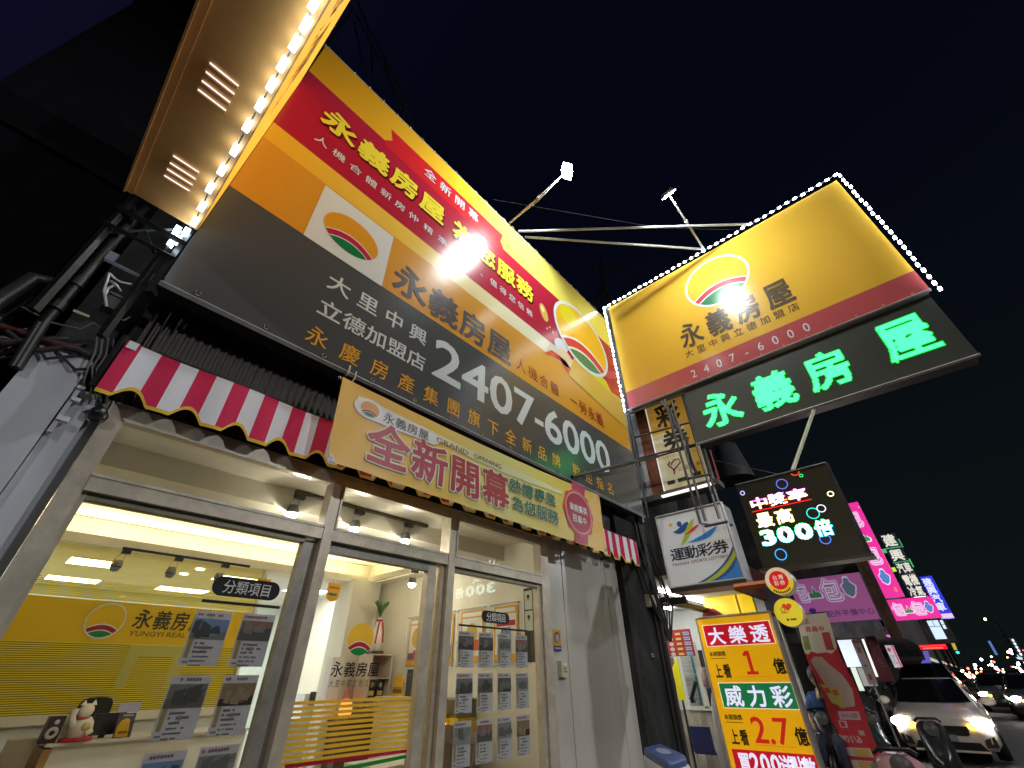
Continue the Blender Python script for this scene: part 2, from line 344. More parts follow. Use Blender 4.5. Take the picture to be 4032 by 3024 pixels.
# ceiling light panels and spots
PAN = M('led', (1, 1, .97), 9)
for x0, x1, y0, y1 in ((.33, .67, 5.40, 5.72), (.30, .72, 6.5, 6.78), (1.5, 1.95, 5.35, 5.65), (1.25, 1.75, 6.45, 6.75), (2.35, 2.8, 5.5, 5.85), (2.0, 2.4, 6.4, 6.7)):
    t = thing('ceiling_panel_light', 'white square ceiling light panel above the office behind the yellow partition', 'ceiling light', (x0, y0, .92), 'office ceiling panel lights')
    MB().rect(PZ(.914), x0, x1, y0, y1, PAN).build('diffuser', t); MB().box(x0-.01, x1+.01, y0-.01, y1+.01, .9145, .9195, PLW).build('frame', t)
for a, b in ((1.26, 5.2), (1.22, 5.55)):
    MB().ell(PZ(.912), a, b, .035, .035, PAN).ring(PZ(.914), a, b, .035, .035, .008, PLW).build('downlight', None, (a, b, .9), label='small round downlight in the office ceiling between the white panels', category='downlight', group='office downlights')
def track(x0, x1, y, z, spots, lit, lab, grp):
    t = thing('track_light', lab, 'track light', (x0, y, z), grp)
    MB().box(x0, x1, y-.012, y+.012, z-.018, z, BLK).build('rail', t)
    for x in spots:
        if lit:
            L = bpy.data.lights.new('track_bulb', 'POINT'); L.energy = 9; L.color = (1, .88, .66); L.shadow_soft_size = .02; lo_ = bpy.data.objects.new('bulb_light', L); COL.objects.link(lo_); lo_.parent = t; lo_.location = W((x+.004, y-.004, z-.185))-ORG[t.name]
        s = MB().box(x-.005, x+.055, y-.02, y+.02, z-.05, z-.019, BLK)
        s.tube([(x+.0, y, z-.05), (x-.022, y, z-.085), (x-.018, y, z-.115)], .003, STEEL, 5).tube([(x+.025, y, z-.05), (x+.032, y, z-.085), (x+.024, y, z-.115)], .003, STEEL, 5)
        s.lathe((x+.004, y-.004, z-.140), [(.0, .04), (.028, .04), (.036, .012), (.038, -.008)], M('met', (.2, .2, .2)), 14); so = s.build('spot_lamp', t)
        MB().lathe((x+.004, y-.004, z-.150), [(.001, -.036), (.024, -.030), (.036, -.004)], M('led', (1, .97, .9), 24 if lit else .05), 14).build('lens', so)
track(1.01, 2.07, 2.72, 1.0, (1.02, 1.45, 1.87), True, 'black track with three shining spot lamps just inside the upper window panes', None)
track(.55, 1.53, 4.70, .915, (.56, .93, 1.30), False, 'black track with three unlit spot lamps above the yellow partition', None)
track(2.0, 2.75, 3.6, .90, (2.62,), True, 'short black track with one lamp above the wall posters', None)

# window frames: outer frame, transom, mullions, sashes
FZ = -.95
m = MB().box(0, .066, 2.28, 2.36, FZ, .997, FRAME).box(.066, 3.046, 2.28, 2.36, .942, .997, FRAME).box(2.946, 3.046, 2.281, 2.36, FZ, .942, FRAME)
m.box(1.045, 1.099, 2.27, 2.37, FZ, .942, FRAME).box(1.932, 1.988, 2.27, 2.37, FZ, .942, FRAME)
for a, b in ((.066, 1.045), (1.099, 1.932), (1.988, 2.946)):
    m.box(a, b, 2.275, 2.37, .622, .678, FRAME).box(a, b, 2.275, 2.37, FZ, FZ+.06, FRAME)
m.box(.058, 3.0, 2.272, 2.2795, .932, .9415, M('met', (.62, .58, .49)))
for a, b in ((.066, 1.045), (1.099, 1.932), (1.988, 2.946)):
    for z in (.685, .93): m.box(a, b, 2.268, 2.2748, z-.006, z+.006, M('met', (.6, .57, .49)))
for x in (1.04, 1.104, 1.927, 1.993): m.box(x-.005, x+.005, 2.262, 2.2698, .68, .94, M('met', (.6, .57, .49)))
m.build('window_frame', shop)
for a, b, z0, z1 in ((.066, 1.045, .678, .942), (1.099, 1.932, .678, .942), (1.988, 2.946, .678, .942)):
    w_ = MB().rect(PY(2.34), a, b, z0, z1, GLASS).build('transom_window', shop)
wl = MB().box(.066, .085, 2.30, 2.35, FZ+.06, .622, FRAME).box(.972, 1.044, 2.315, 2.365, FZ+.06, .612, M('met', (.40, .38, .33))).box(.085, .972, 2.30, 2.35, .595, .6215, M('met', (.28, .26, .18))).build('window', shop)
MB().rect(PY(2.345), .085, .972, FZ+.06, .595, GLASS).build('pane', wl)
wr = MB().box(1.989, 2.012, 2.30, 2.35, FZ+.06, .6215, FRAME).box(2.905, 2.945, 2.30, 2.35, FZ+.06, .6215, FRAME).box(2.012, 2.905, 2.30, 2.35, .595, .6215, M('met', (.28, .26, .18))).build('window', shop)
MB().rect(PY(2.345), 2.012, 2.905, FZ+.06, .595, GLASS).build('pane', wr)
PILLM = M('pap', (.008, .012, .012))
for wd, c0, c1, z0, z1, b0, b1, bz in ((wl, .635, .930, .318, .398, .617, .951, .293), (wr, 2.319, 2.605, .318, .392, 2.112, 2.808, .289)):
    Pd = PY(2.338); r = (z1-z0)/2; zc = (z0+z1)/2
    cap = [(c1-r+r*math.cos(t), zc+r*math.sin(t)) for t in [-1.57+3.14159*i/10 for i in range(11)]]+[(c0+r+r*math.cos(t), zc+r*math.sin(t)) for t in [1.57+3.14159*i/10 for i in range(11)]]
    MB().ppoly(Pd, cap, PILLM).cells(Pd, '分類項目', c0+.045, c1-.04, zc-.027, zc+.027, PAPW, .003, .012, .05).rect(Pd, b0, b1, bz-.006, bz+.006, PILLM).build('category_label', wd)
dr = MB().box(1.80, 1.866, 2.31, 2.36, FZ, .6215, FRAME).box(1.10, 1.80, 2.31, 2.36, .571, .6215, M('met', (.36, .35, .30))).box(1.0995, 1.112, 2.31, 2.36, FZ, .571, FRAME).box(1.90, 1.931, 2.30, 2.36, FZ, .6215, M('met', (.62, .56, .42))).build('door', shop)
MB().rect(PY(2.345), 1.112, 1.80, FZ, .571, GLASS).build('pane', dr)
Pd = PY(2.335); DK = M('flm', (.008, .008, .012)); DY = M('flm', (.86, .52, .04))
MB().egg(Pd, 1.412, .183, .077, .075, (DY, M('flm', (.75, .75, .73)), M('flm', (.4, .015, .04)), M('flm', (.01, .22, .05))), .002, A=-.12, B=.5).build('logo_decal', dr)
MB().cells(Pd, '永義房屋', 1.277, 1.549, .018, .080, DK, .002, .022, .062).cells(Pd, '大里中興立德加盟店', 1.278, 1.562, -.025, .006, M('flm', (.1, .1, .1)), .002, .0, .026).build('name_decal', dr)
m = MB()
for i in range(11): z = -.0865-i*.0208; m.rect(Pd, 1.114, 1.79, z, z+.0128, DY)
m.ppoly(Pd, [(1.15, -.305), (1.79, -.309), (1.79, -.297), (1.15, -.291)], M('flm', (.42, .01, .04))).ppoly(Pd, [(1.40, -.345), (1.79, -.332), (1.79, -.318), (1.40, -.328)], M('flm', (.01, .25, .04)))
m.build('stripe_decal', dr)

# property listing sheets taped to the panes
def marks(t, P, a0, a1, b0, b1, mat, rr):
    a = a0; w_ = b1-b0                                             # print too small to read: rows of character sized dabs
    while a < a1-w_*.7:
        if rr.random() > .14: t.rect(P, a, a+w_*.82, b0+rr.uniform(0, w_*.15), b1-rr.uniform(0, w_*.15), mat, .002)
        a += w_
def sheet(x0, x1, z0, z1, kind, lab, i):
    P = PY(2.336); h = z1-z0; wd = x1-x0; rr = random.Random(i*13+5)
    t = MB(); t.slab(P, [(x0, z0), (x1, z0), (x1, z1), (x0, z1)], -.001, .0, M('flm', (.60, .61, .64)))
    zt = z1-.028; zb = z1-h*.52
    marks(t, P, x0+.008, x1-.03, z1-.019, z1-.008, M('flm', (.34, .16, .2)), rr)
    pc = {0: ((.22, .34, .55), (.10, .10, .10), (.26, .26, .25)), 1: ((.35, .19, .13), (.32, .30, .28), (.14, .14, .14)), 2: ((.22, .22, .2), (.10, .10, .09), (.18, .15, .12)), 3: ((.34, .24, .13), (.42, .33, .2), (.07, .05, .03)), 4: ((.30, .31, .29), (.20, .2, .18), (.4, .4, .38)), 5: ((.16, .15, .13), (.25, .24, .21), (.08, .08, .08))}[kind]
    a0, a1 = x0+.004, x1-.004
    sky, mid, low = (M('flm', c) for c in pc)
    t.rect(P, a0, a1, zb, zt, sky, .002); hz = zb+(zt-zb)*rr.uniform(.3, .55)
    t.ppoly(P, [(a0, zb), (a1, zb), (a1, hz+.01), ((a0+a1)/2+rr.uniform(-.02, .03), hz+rr.uniform(-.02, .01)), (a0, hz)], low, .0032)
    for k in range(5):
        xa = rr.uniform(a0, a1-.035); za = hz+rr.uniform(-.02, .0); t.ppoly(P, [(xa, za), (xa+rr.uniform(.012, .045), za-.003), (min(a1, xa+rr.uniform(.02, .05)), min(zt, za+rr.uniform(.015, .05))), (xa+.002, min(zt, za+rr.uniform(.01, .045)))], mid, .0042+k*.0007)
    t.rect(P, x0+.008, x0+.024, z0+h*.14, zb, M('flm', (.44, .33, .14)), .002)
    for k, f in enumerate((.62, .8, .55, .72, .66, .5)):
        zz = zb-.016-k*.0150; marks(t, P, x0+.034, x0+.034+(wd-.045)*f, zz-.004, zz+.005-(k > 2)*.003, M('flm', (.15, .15, .16)), rr)
    t.rect(P, x0+.066, x0+.082, zb-.0375, zb-.025, M('flm', (.40, .30, .16)), .0025)
    t.rect(P, x0+.01, x0+.03, z0+.010, z0+.015, M('flm', (.2, .2, .2)), .002)
    t.build('listing_sheet', None, (x0, 2.33, z0), label=lab, category='listing sheet', group='property listing sheets taped to the shop windows')
L4 = [(.614, .756, .059, .255, 0, 'grey listing sheet with a blue sky house photo beside the wall lettering'), (.800, .943, .057, .259, 1, 'grey listing sheet with a brick coloured wall photo, directly under the black window label'),
      (.613, .754, -.173, .027, 2, 'grey listing sheet with a dark room photo, left window second row, nearer the desk ornaments'), (.802, .942, -.173, .027, 3, 'grey listing sheet with an orange lit room photo in the left window'),
      (.616, .754, -.405, -.206, 0, 'listing sheet with a blue photo cut by the bottom edge in the left window'), (.797, .940, -.405, -.204, 4, 'pale grey listing sheet cut by the bottom edge, beside the window stile')]
for i, a in enumerate(L4): sheet(*a, i)
col4 = ['nearest the door', 'second from the door', 'third from the door', 'nearest the grey shutter panel']; row3 = ['top', 'middle', 'bottom']; KK = [[5, 5, 4, 1], [2, 2, 5, 4], [4, 1, 4, 3]]
for r, (z0, z1) in enumerate(((.060, .257), (-.168, .030), (-.410, -.205))):
    for c, (x0, x1) in enumerate(((2.111, 2.251), (2.295, 2.435), (2.479, 2.615), (2.664, 2.799))):
        sheet(x0, x1, z0, z1, KK[r][c], 'listing sheet in the %s row of the right window, column %s' % (row3[r], col4[c]), 20+r*4+c)

# small things on the front
m = MB(); P = PY(2.3215); m.slab(P, [(3.107, .170), (3.205, .170), (3.206, .314), (3.107, .313)], -.002, 0, M('pap', (.70, .34, .02))).rect(P, 3.107, 3.205, .170, .205, M('pap', (.05, .06, .2)), .002).ell(P, 3.155, .262, .036, .036, M('pap', (.03, .03, .06)), .002).ell(P, 3.155, .258, .026, .028, M('pap', (.55, .42, .5)), .004).rect(P, 3.118, 3.196, .183, .193, M('pap', (.4, .4, .5)), .004)
m.build('sticker', None, (3.15, 2.32, .17), label='orange security sticker with a round emblem on the grey shutter panel', category='sticker')
t = thing('doorbell_box', 'yellowed plastic doorbell box fixed to the grey shutter panel', 'doorbell', (3.2, 2.32, 0))
MB().box(3.155, 3.245, 2.295, 2.329, .0, .107, M('pla', (.62, .58, .44))).build('case', t); MB().lathe((3.2, 2.292, .07), [(.0, -.004), (.018, -.003), (.02, .004)], M('pla', (.7, .68, .6)), 12, 1).build('button', t); MB().rect(PY(2.294), 3.175, 3.225, .03, .042, M('pap', (.6, .3, .02))).build('warning_label', t)

# awning valance
aw = thing('awning', 'red and white striped awning valance with yellow scalloped hem along the shop front', 'awning', (2.2, 2.2, 1.0))
def hem(x):
    t = ((x-.04)/.2085) % 1; d = min(t, 1-t)
    return .985+.060*max(0, 1-(d/.30)**2)**1.2
m = MB(); tr_ = MB(); R_ = M('fab', (.66, .012, .085)); W_ = M('fab', (.80, .80, .86)); Y_ = M('fab', (.78, .50, .03)); n = 610; x0 = -.072; dx = (4.60-x0)/n
py = lambda x, z: 2.19+.010*math.sin(x*30)*(1.25-z)*3+.006*math.sin(x*11)
for i in range(n):
    a, b = x0+i*dx, x0+(i+1)*dx; mt = R_ if int(((a+b)/2-(-.017))//.0768) % 2 else W_
    if (a+b)/2 < -.017: mt = R_
    ha, hb = hem(a), hem(b); m.add([(a, py(a, ha), ha), (b, py(b, hb), hb), (b, py(b, 1.243), 1.243), (a, py(a, 1.243), 1.243)], [(0, 1, 2, 3)], mt, True)
    tr_.add([(a, py(a, ha)-.003, ha-.013), (b, py(b, hb)-.003, hb-.013), (b, py(b, hb)-.003, hb+.004), (a, py(a, ha)-.003, ha+.004)], [(0, 1, 2, 3)], Y_, True)
m.build('valance', aw); tr_.build('hem_trim', aw)
MB().bar((-.08, 2.22, 1.25), (4.6, 2.22, 1.25), .012, DARKM).bar((-.085, 2.2, 1.0), (-.085, 2.2, 1.27), .01, DARKM).bar((4.0, 2.22, .985), (4.0, 2.33, .985), .01, DARKM).build('rail', aw)
MB().rect(PY(2.176), -.066, -.030, 1.205, 1.243, M('fab', (.75, .75, .78))).build('corner_patch', aw)

# ------------------------------------------------------------------ main billboard
bb = thing('billboard', 'wide yellow, red and grey estate agency billboard across the upper facade', 'billboard', (2.3, 2.12, 1.57))
P = PY(2.12); X0, X1 = -.085, 4.80
GL = lambda name, stops, a, b: ramp_vinyl(name, stops, a*S, b*S)
m = MB()
TOPG = GL('printed_top_band', [(0, (.66, .30, .012)), (.35, (.74, .45, .03)), (.6, (.70, .62, .12)), (1, (.72, .62, .10))], 0-2.3, 4.8-2.3)
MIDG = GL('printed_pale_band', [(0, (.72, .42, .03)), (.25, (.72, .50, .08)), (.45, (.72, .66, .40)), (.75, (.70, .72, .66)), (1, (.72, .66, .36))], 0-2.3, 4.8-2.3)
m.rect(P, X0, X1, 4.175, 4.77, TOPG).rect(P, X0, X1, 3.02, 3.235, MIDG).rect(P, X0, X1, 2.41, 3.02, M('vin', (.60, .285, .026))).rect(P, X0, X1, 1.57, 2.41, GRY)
m.rect(P, X0, X1, 3.235, 4.175, RED)
m.ppoly(P, [(.68, 4.10), (2.29, 4.09), (2.33, 4.15), (2.266, 4.275), (2.306, 4.43), (.685, 4.44), (.73, 4.277), (.66, 4.175)], RED2, .002)
m.ppoly(P, [(2.29, 4.172), (2.33, 4.10), (2.306, 4.172)], M('vin', (.25, .004, .006)), .003)
# swirl of the ribbon, coins and the big egg at the right end
m.ppoly(P, [(3.02, 3.02), (3.12, 3.235), (3.35, 3.24), (3.6, 3.08), (3.5, 3.02)], M('vin', (.6, .55, .5)), .002)
m.ppoly(P, [(2.98, 2.98), (3.14, 3.12), (3.42, 3.12), (3.6, 2.98), (3.42, 2.96), (3.3, 3.05), (3.15, 3.03)], RED2, .004)
m.ell(P, 3.045, 3.66, .075, .135, M('vin', (.66, .40, .10)), .002, rot=.25).ell(P, 3.02, 3.70, .03, .05, M('vin', (.8, .7, .42)), .004, 14, .25)
for a, b in ((3.12, 3.46), (3.18, 3.42), (3.06, 3.40)): m.ppoly(P, [(a, b), (a+.04, b+.02), (a+.03, b+.05)], CRM, .003)
m.ell(P, 3.36, 3.33, .16, .10, M('vin', (.62, .64, .72)), .003, rot=.5).ell(P, 3.42, 3.16, .15, .13, M('vin', (.66, .52, .36)), .004)
m.ppoly(P, [(3.45, 2.92), (4.3, 2.80), (4.80, 2.74), (4.80, 3.15), (4.3, 3.20), (3.6, 3.26)], M('vin', (.60, .40, .06)), .005).ppoly(P, [(3.6, 3.26), (4.3, 3.20), (4.8, 3.15), (4.8, 3.26), (3.85, 3.42)], M('vin', (.62, .60, .03)), .006)
m.ppoly(P, [(4.35, 3.5), (4.80, 3.72), (4.80, 3.58), (4.48, 3.42)], M('vin', (.55, .05, .10)), .004).ppoly(P, [(4.4, 3.32), (4.80, 3.36), (4.80, 3.22), (4.5, 3.2)], RED2, .007)
m.egg(P, 3.90, 3.78, .60, .50, (M('vin', (.74, .42, .02)), WHI, RED2, GRN), .0075, A=-.18, B=.5, outline=.05)
m.ell(P, 3.62, 4.02, .22, .17, M('vin', (.66, .56, .02)), .0088, rot=.5)
YT = M('vin', (.78, .66, .05)); SH = M('vin', (.12, .006, .01)); WT = M('vin', (.80, .79, .66))
for s, a0, a1, b0, b1, cw in (('永義房屋', .150, 1.425, 3.66, 3.93, .285), ('為您服務', 1.555, 2.83, 3.65, 3.92, .285)):
    m.cells(P, s, a0+.012, a1+.012, b0-.016, b1-.016, SH, .004, .085, cw).cells(P, s, a0, a1, b0, b1+.015, YT, .006, .06, cw)
    for i, ch in enumerate(s): pass
m.cells(P, '人機合體新房仲', .168, 1.158, 3.395, 3.490, WHI, .004, .008, .105).cells(P, '精準', 1.222, 1.50, 3.395, 3.49, WHI, .004, .008, .105).cells(P, '、', 1.96, 2.06, 3.395, 3.49, WHI, .004, .008, .105).cells(P, '值得您信賴', 2.103, 2.806, 3.395, 3.495, WHI, .004, .008, .105)
m.cells(P, '全新開幕', 1.118, 1.886, 4.205, 4.36, WHI, .006, .012, .15)
m.rect(P, .366, .967, 2.405, 3.005, WHI, .002).egg(P, .658, 2.688, .217, .178, EGG, .004, A=-.04, B=.58, gap=.05, rw=.32)
m.cells(P, '永義房屋', 1.047, 2.415, 2.465, 2.79, CHR, .003, .036, .318).cells(P, '人機合體', 2.495, 3.205, 2.49, 2.65, TXR, .0035, .0, .145).cells(P, '一', 3.426, 3.562, 2.49, 2.66, TXR, .007, .0, .135).cells(P, '勞永義', 3.60, 4.125, 2.49, 2.665, TXR, .007, .0, .16)
m.cells(P, '大里中興', .603, 1.42, 2.10, 2.25, WHI, .002, .022, .158).cells(P, '立德加盟店', .597, 1.438, 1.865, 2.005, WHI, .002, .022, .158)
m.fit(P, '2407', 1.507, 2.753, 1.878, 2.268, WHI, .002, .03).rect(P, 2.752, 2.884, 1.99, 2.045, WHI, .002).fit(P, '6000', 2.905, 4.14, 1.872, 2.262, WHI, .002, .03)
m.cells(P, '永慶房產集團旗下全新品牌', .587, 3.121, 1.63, 1.765, TXO, .002, .006, .132).cells(P, '歡迎指名', 3.326, 4.117, 1.63, 1.765, TXO, .002, .006, .132)
m.build('banner', bb)
m = MB().bar((X0-.01, 2.14, 4.79), (X1+.02, 2.14, 4.79), .014, STEEL).bar((X0-.01, 2.12, 1.555), (X1, 2.12, 1.555), .012, STEEL).bar((X0-.015, 2.16, 1.5), (X0-.015, 2.16, 4.8), .018, DARKM).bar((X1+.015, 2.16, 1.5), (X1+.015, 2.16, 4.8), .014, STEEL)
m.box(X0-.005, X1+.005, 2.135, 2.44, 1.6, 4.765, M('met', (.10, .10, .10))).build('frame', bb)
for i in range(15): x = .05+i*.335; MB().lathe((x, 2.112, 1.592), [(.012, -.003), (.016, 0), (.012, .003)], M('chrome', (.8, .8, .8)), 10, 1).build('eyelet', bb)
tp = M('fab', (.6, .6, .55))
for i in range(28): x = .2+i*.165; MB().tube([(x, 2.115, 4.755), (x+.01, 2.12, 4.80), (x+.005, 2.15, 4.84+.02*(i % 3))], .004, tp, 4).build('tie_string', bb)
MB().tube([(.88, 2.10, 1.60), (.875, 2.09, 1.54), (.865, 2.09, 1.50), (.88, 2.085, 1.54), (.885, 2.10, 1.60)], .004, tp, 5).build('tie_string', bb); MB().tube([(.93, 2.10, 1.58), (.925, 2.09, 1.52), (.90, 2.085, 1.45)], .004, tp, 5).build('tie_string', bb)

# opening banner hung under the billboard
ob = thing('opening_banner', 'glossy yellow grand opening banner hung over the awning below the billboard', 'banner', (2.2, 2.05, .95))
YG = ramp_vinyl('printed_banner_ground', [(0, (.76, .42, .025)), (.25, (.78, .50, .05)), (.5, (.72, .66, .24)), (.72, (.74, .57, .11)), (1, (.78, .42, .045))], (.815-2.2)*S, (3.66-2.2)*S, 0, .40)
def PB(a, b, h=0):                                             # limp cloth: folds and a slightly sagging edge
    t = (b-.945)/.52; u = (a-.84)/2.82
    y = 2.05-h-.007*math.sin(a*4.5+b*6)*(1.1-abs(2*t-1))-.0012*math.sin(a*19-b*10)
    return (a+(-.035*t if u < .5 else 0)*(1-2*u if u < .5 else 0), y, b+.035*t*u-.03*4*u*(1-u)*t+.003*math.sin(a*19)*(1-t))
PF = PY(0)
m = MB(); N1, N2 = 90, 12
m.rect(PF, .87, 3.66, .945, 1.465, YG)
def blob(a0, a1, b0, b1, mat, h):
    m.add([PF(a0+(a1-a0)*i/40, b0(a0+(a1-a0)*i/40) if j == 0 else b1(a0+(a1-a0)*i/40), h) for j in range(2) for i in range(41)], [(i, i+1, 42+i, 41+i) for i in range(40)], mat, True)
PAL = M('ban', (.74, .77, .80)); PG = M('ban', (.72, .72, .44)); OB_ = M('ban', (.6, .35, .05))
blob(.98, 3.0, lambda a: 1.375-.05*math.sin((a-.98)*1.3)-.045*(a-.98)*.3, lambda a: 1.395-.02*(a-.98), PG, .003)
m.ell(PF, 1.07, 1.335, .105, .068, PAL, .004); m.ppoly(PF, [(1.06, 1.39), (1.55, 1.375), (1.62, 1.335), (1.55, 1.285), (1.07, 1.27)], PAL, .0045)
m.egg(PF, 1.066, 1.335, .060, .048, (M('ban', (.70, .34, .10)), M('ban', (.74, .75, .74)), M('ban', (.42, .02, .06)), M('ban', (.03, .20, .08))), .006)
m.cells(PF, '永義房屋', 1.157, 1.502, 1.295, 1.365, M('ban', (.10, .10, .11)), .006, .012, .08).fit(PF, 'GRAND', 1.57, 1.862, 1.322, 1.358, M('ban', (.25, .06, .02)), .006, .0).fit(PF, 'OPENING', 1.92, 2.206, 1.328, 1.364, M('ban', (.25, .06, .02)), .006, .0)
m.cells(PF, '全新開幕', 1.085, 2.285, 1.020, 1.282, M('ban', (.42, .03, .05)), .008, .045, .275, back=(M('ban', (.74, .74, .66)), .10))
TG = M('ban', (.03, .13, .075)); m.cells(PF, '熱情專業', 2.30, 2.875, 1.182, 1.285, TG, .008, .035, .132, back=(M('ban', (.70, .72, .58)), .085)).cells(PF, '為您服務', 2.33, 2.90, 1.042, 1.148, TG, .008, .035, .132, back=(M('ban', (.70, .72, .58)), .085))
MG = M('ban', (.46, .02, .09)); m.ppoly(PF, [(3.175, 1.50), (3.40, 1.49), (3.37, 1.37), (3.30, 1.28), (3.17, 1.3)], MG, .004).ppoly(PF, [(3.12, .95), (3.33, .955), (3.36, 1.1), (3.16, 1.1)], MG, .004)
m.ell(PF, 3.235, 1.215, .235, .205, M('ban', (.62, .05, .10)), .006).ring(PF, 3.235, 1.215, .205, .175, .010, M('ban', (.75, .45, .35)), .008).ell(PF, 3.235, 1.215, .19, .165, M('ban', (.40, .015, .06)), .008)
m.ppoly(PF, [(3.235+(.232+.02*math.cos(8*t))*math.cos(t), 1.215+(.2+.02*math.cos(8*t))*math.sin(t)) for t in [6.2832*i/96 for i in range(96)]], M('ban', (.58, .04, .09)), .005)
m.cells(PF, '業務菁英', 3.085, 3.378, 1.212, 1.278, M('ban', (.74, .75, .74)), .010, .03, .069).cells(PF, '招募中', 3.118, 3.345, 1.118, 1.185, M('ban', (.74, .75, .74)), .010, .03, .069)
rr = random.Random(3)
for i in range(26): m.ell(PF, rr.uniform(3.42, 3.63), rr.uniform(1.0, 1.46), .006, .006, M('ban', (.8, .7, .5)), .004, 8)
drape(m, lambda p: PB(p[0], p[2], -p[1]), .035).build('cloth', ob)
m = MB()
for a, b in ((.85, 1.445), (.885, .962), (3.645, 1.462), (3.645, .965)):
    q = PB(a, b, .006); m.lathe(q, [(.007, -.002), (.012, 0), (.007, .002)], STEEL, 10, 1)
m.build('eyelet', ob)
q = PB(.885, .958, .004); MB().poly([(q[0]-.018, q[1]-.003, q[2]-.014), (q[0]+.035, q[1]-.003, q[2]-.012), (q[0]-.005, q[1]-.003, q[2]+.032)], M('ban', (.6, .62, .72))).build('corner_patch', ob)

# ------------------------------------------------------------------ floodlights on poles
def flood(name, base, elbow, head, aim, label, lit_w):
    t = thing(name, label, 'floodlight', base)
    m = MB().tube([base, elbow, head], [.016, .015, .013], STEEL, 8); pm = m.build('pole', t)
    b, hd = Vector(elbow), Vector(head); MB().tube([b, b.lerp(hd, .08)], .022, PLW, 8).build('clamp', pm)
    m = MB(); pts = [Vector(base), b+Vector((.0, 0, -.06)), b.lerp(hd, .4)+Vector((.0, 0, -.03)), b.lerp(hd, .8)]; m.tube(pts, .005, M('pla', (.55, .55, .5)), 5); m.build('cable', t)
    d = (Vector(aim)-hd).normalized(); u = d.cross(Vector((0, 0, 1))).normalized(); v = u.cross(d)
    def Q(a, b_, h): return tuple(hd+u*a+v*b_+d*h)
    m = MB(); c = [(-.10, -.065), (.10, -.065), (.10, .065), (-.10, .065)]; back = [(-.07, -.04), (.07, -.04), (.07, .04), (-.07, .04)]
    vs = [Q(a, b_, .0) for a, b_ in c]+[Q(a, b_, -.05) for a, b_ in back]; m.add(vs, [(0, 1, 5, 4), (1, 2, 6, 5), (2, 3, 7, 6), (3, 0, 4, 7), (4, 5, 6, 7)], M('met', (.06, .06, .06)))
    for i in range(5): k = -.05+i*.025; m.poly([Q(k, -.035, -.051), Q(k, .035, -.051), Q(k, .035, -.075), Q(k, -.035, -.075)], M('met', (.06, .06, .06)))
    m.build('housing', t)
    MB().poly([Q(.092*math.cos(a), .078*math.sin(a), .004) for a in [6.28319*i/20 for i in range(20)]], M('led', (.93, .99, 1), lit_w)).build('lens', t)
    L = bpy.data.lights.new('flood_lamp', 'SPOT'); L.energy = 235 if aim[0] < 3 else 165; L.spot_size = math.radians(165); L.spot_blend = .35; L.shadow_soft_size = .05; L.color = (.90, .98, 1)
    o = bpy.data.objects.new('lamp_light', L); COL.objects.link(o); o.parent = t
    o.location = W(Q(0, 0, .02))-ORG[t.name]; o.rotation_euler = Vector(d).to_track_quat('-Z', 'Y').to_euler(); return t
flood('floodlight', (2.44, 2.13, 4.83), (2.464, 1.665, 4.925), (2.479, 1.217, 5.023), (1.75, 2.12, 3.5), 'floodlight glaring white on a pole above the wide billboard', 170)
flood('floodlight', (4.95, .43, 5.24), (4.30, .434, 5.205), (3.70, .436, 5.169), (4.955, .3, 4.0), 'floodlight seen from behind on a pole over the yellow projecting sign', 130)

# ------------------------------------------------------------------ LED light strings
LEDM = M('led', (.78, .88, 1), 22); LEDB = M('pla', (.65, .65, .66))
def light_string(label, pts, size, base, mat=None):
    t = thing('light_string', label, 'light string', base)
    MB().tube([(p[0], p[1], p[2]) for p in pts], .0035, M('pla', (.6, .6, .6)), 5).build('wire', t)
    m = MB().box(-size[0], size[0], -size[1], size[1], -size[2], size[2], mat or LEDM); first = m.build('led_module', t, )
    first.data.transform(Matrix.Translation(ORG[t.name]-Vector((0, 0, H)))); first.location = W(pts[0])-ORG[t.name]
    for p in pts[1:]:
        c = first.copy(); COL.objects.link(c); c.parent = t; c.location = W(p)-ORG[t.name]
    return t
rr = random.Random(4); jt = lambda k=.006: rr.uniform(-k, k)
light_string('dazzling white LED string along the top edge of the yellow projecting sign', [(4.93+jt(), 2.16-i*(2.16+1.27)/36, 5.19+.03*i/36+jt()) for i in range(37)], (.008, .020, .009), (4.93, 2.1, 5.2))
light_string('dazzling white LED string down the street end of the yellow projecting sign', [(4.93+jt(), -1.30+jt(), 5.17-i*2.1/23) for i in range(24)], (.008, .011, .018), (4.93, -1.3, 5.2))
light_string('dazzling white LED string between the wide billboard and the yellow projecting sign', [(4.90+jt(), 2.19+jt()-.035, 5.12-i*2.02/24) for i in range(25)], (.008, .010, .020), (4.9, 2.15, 5.1))
lp = [(-.118+jt(), y+jt(), 1.957) for y in (.62, .70, .78, .86, .94, 1.03, 1.13, 1.24, 1.36, 1.50, 1.64, 1.78, 1.91, 2.03, 2.14)]+[(-.155, 2.13, 1.93), (-.135, 2.16, 1.90), (-.145, 2.15, 1.84)]
light_string('white LED string hanging along the lower edge of the tan sign box overhead', [(a, b, c-.028) for a, b, c in lp], (.012, .027, .011), (-.12, 1.4, 1.95), M('led', (.72, .89, 1), 4.6))

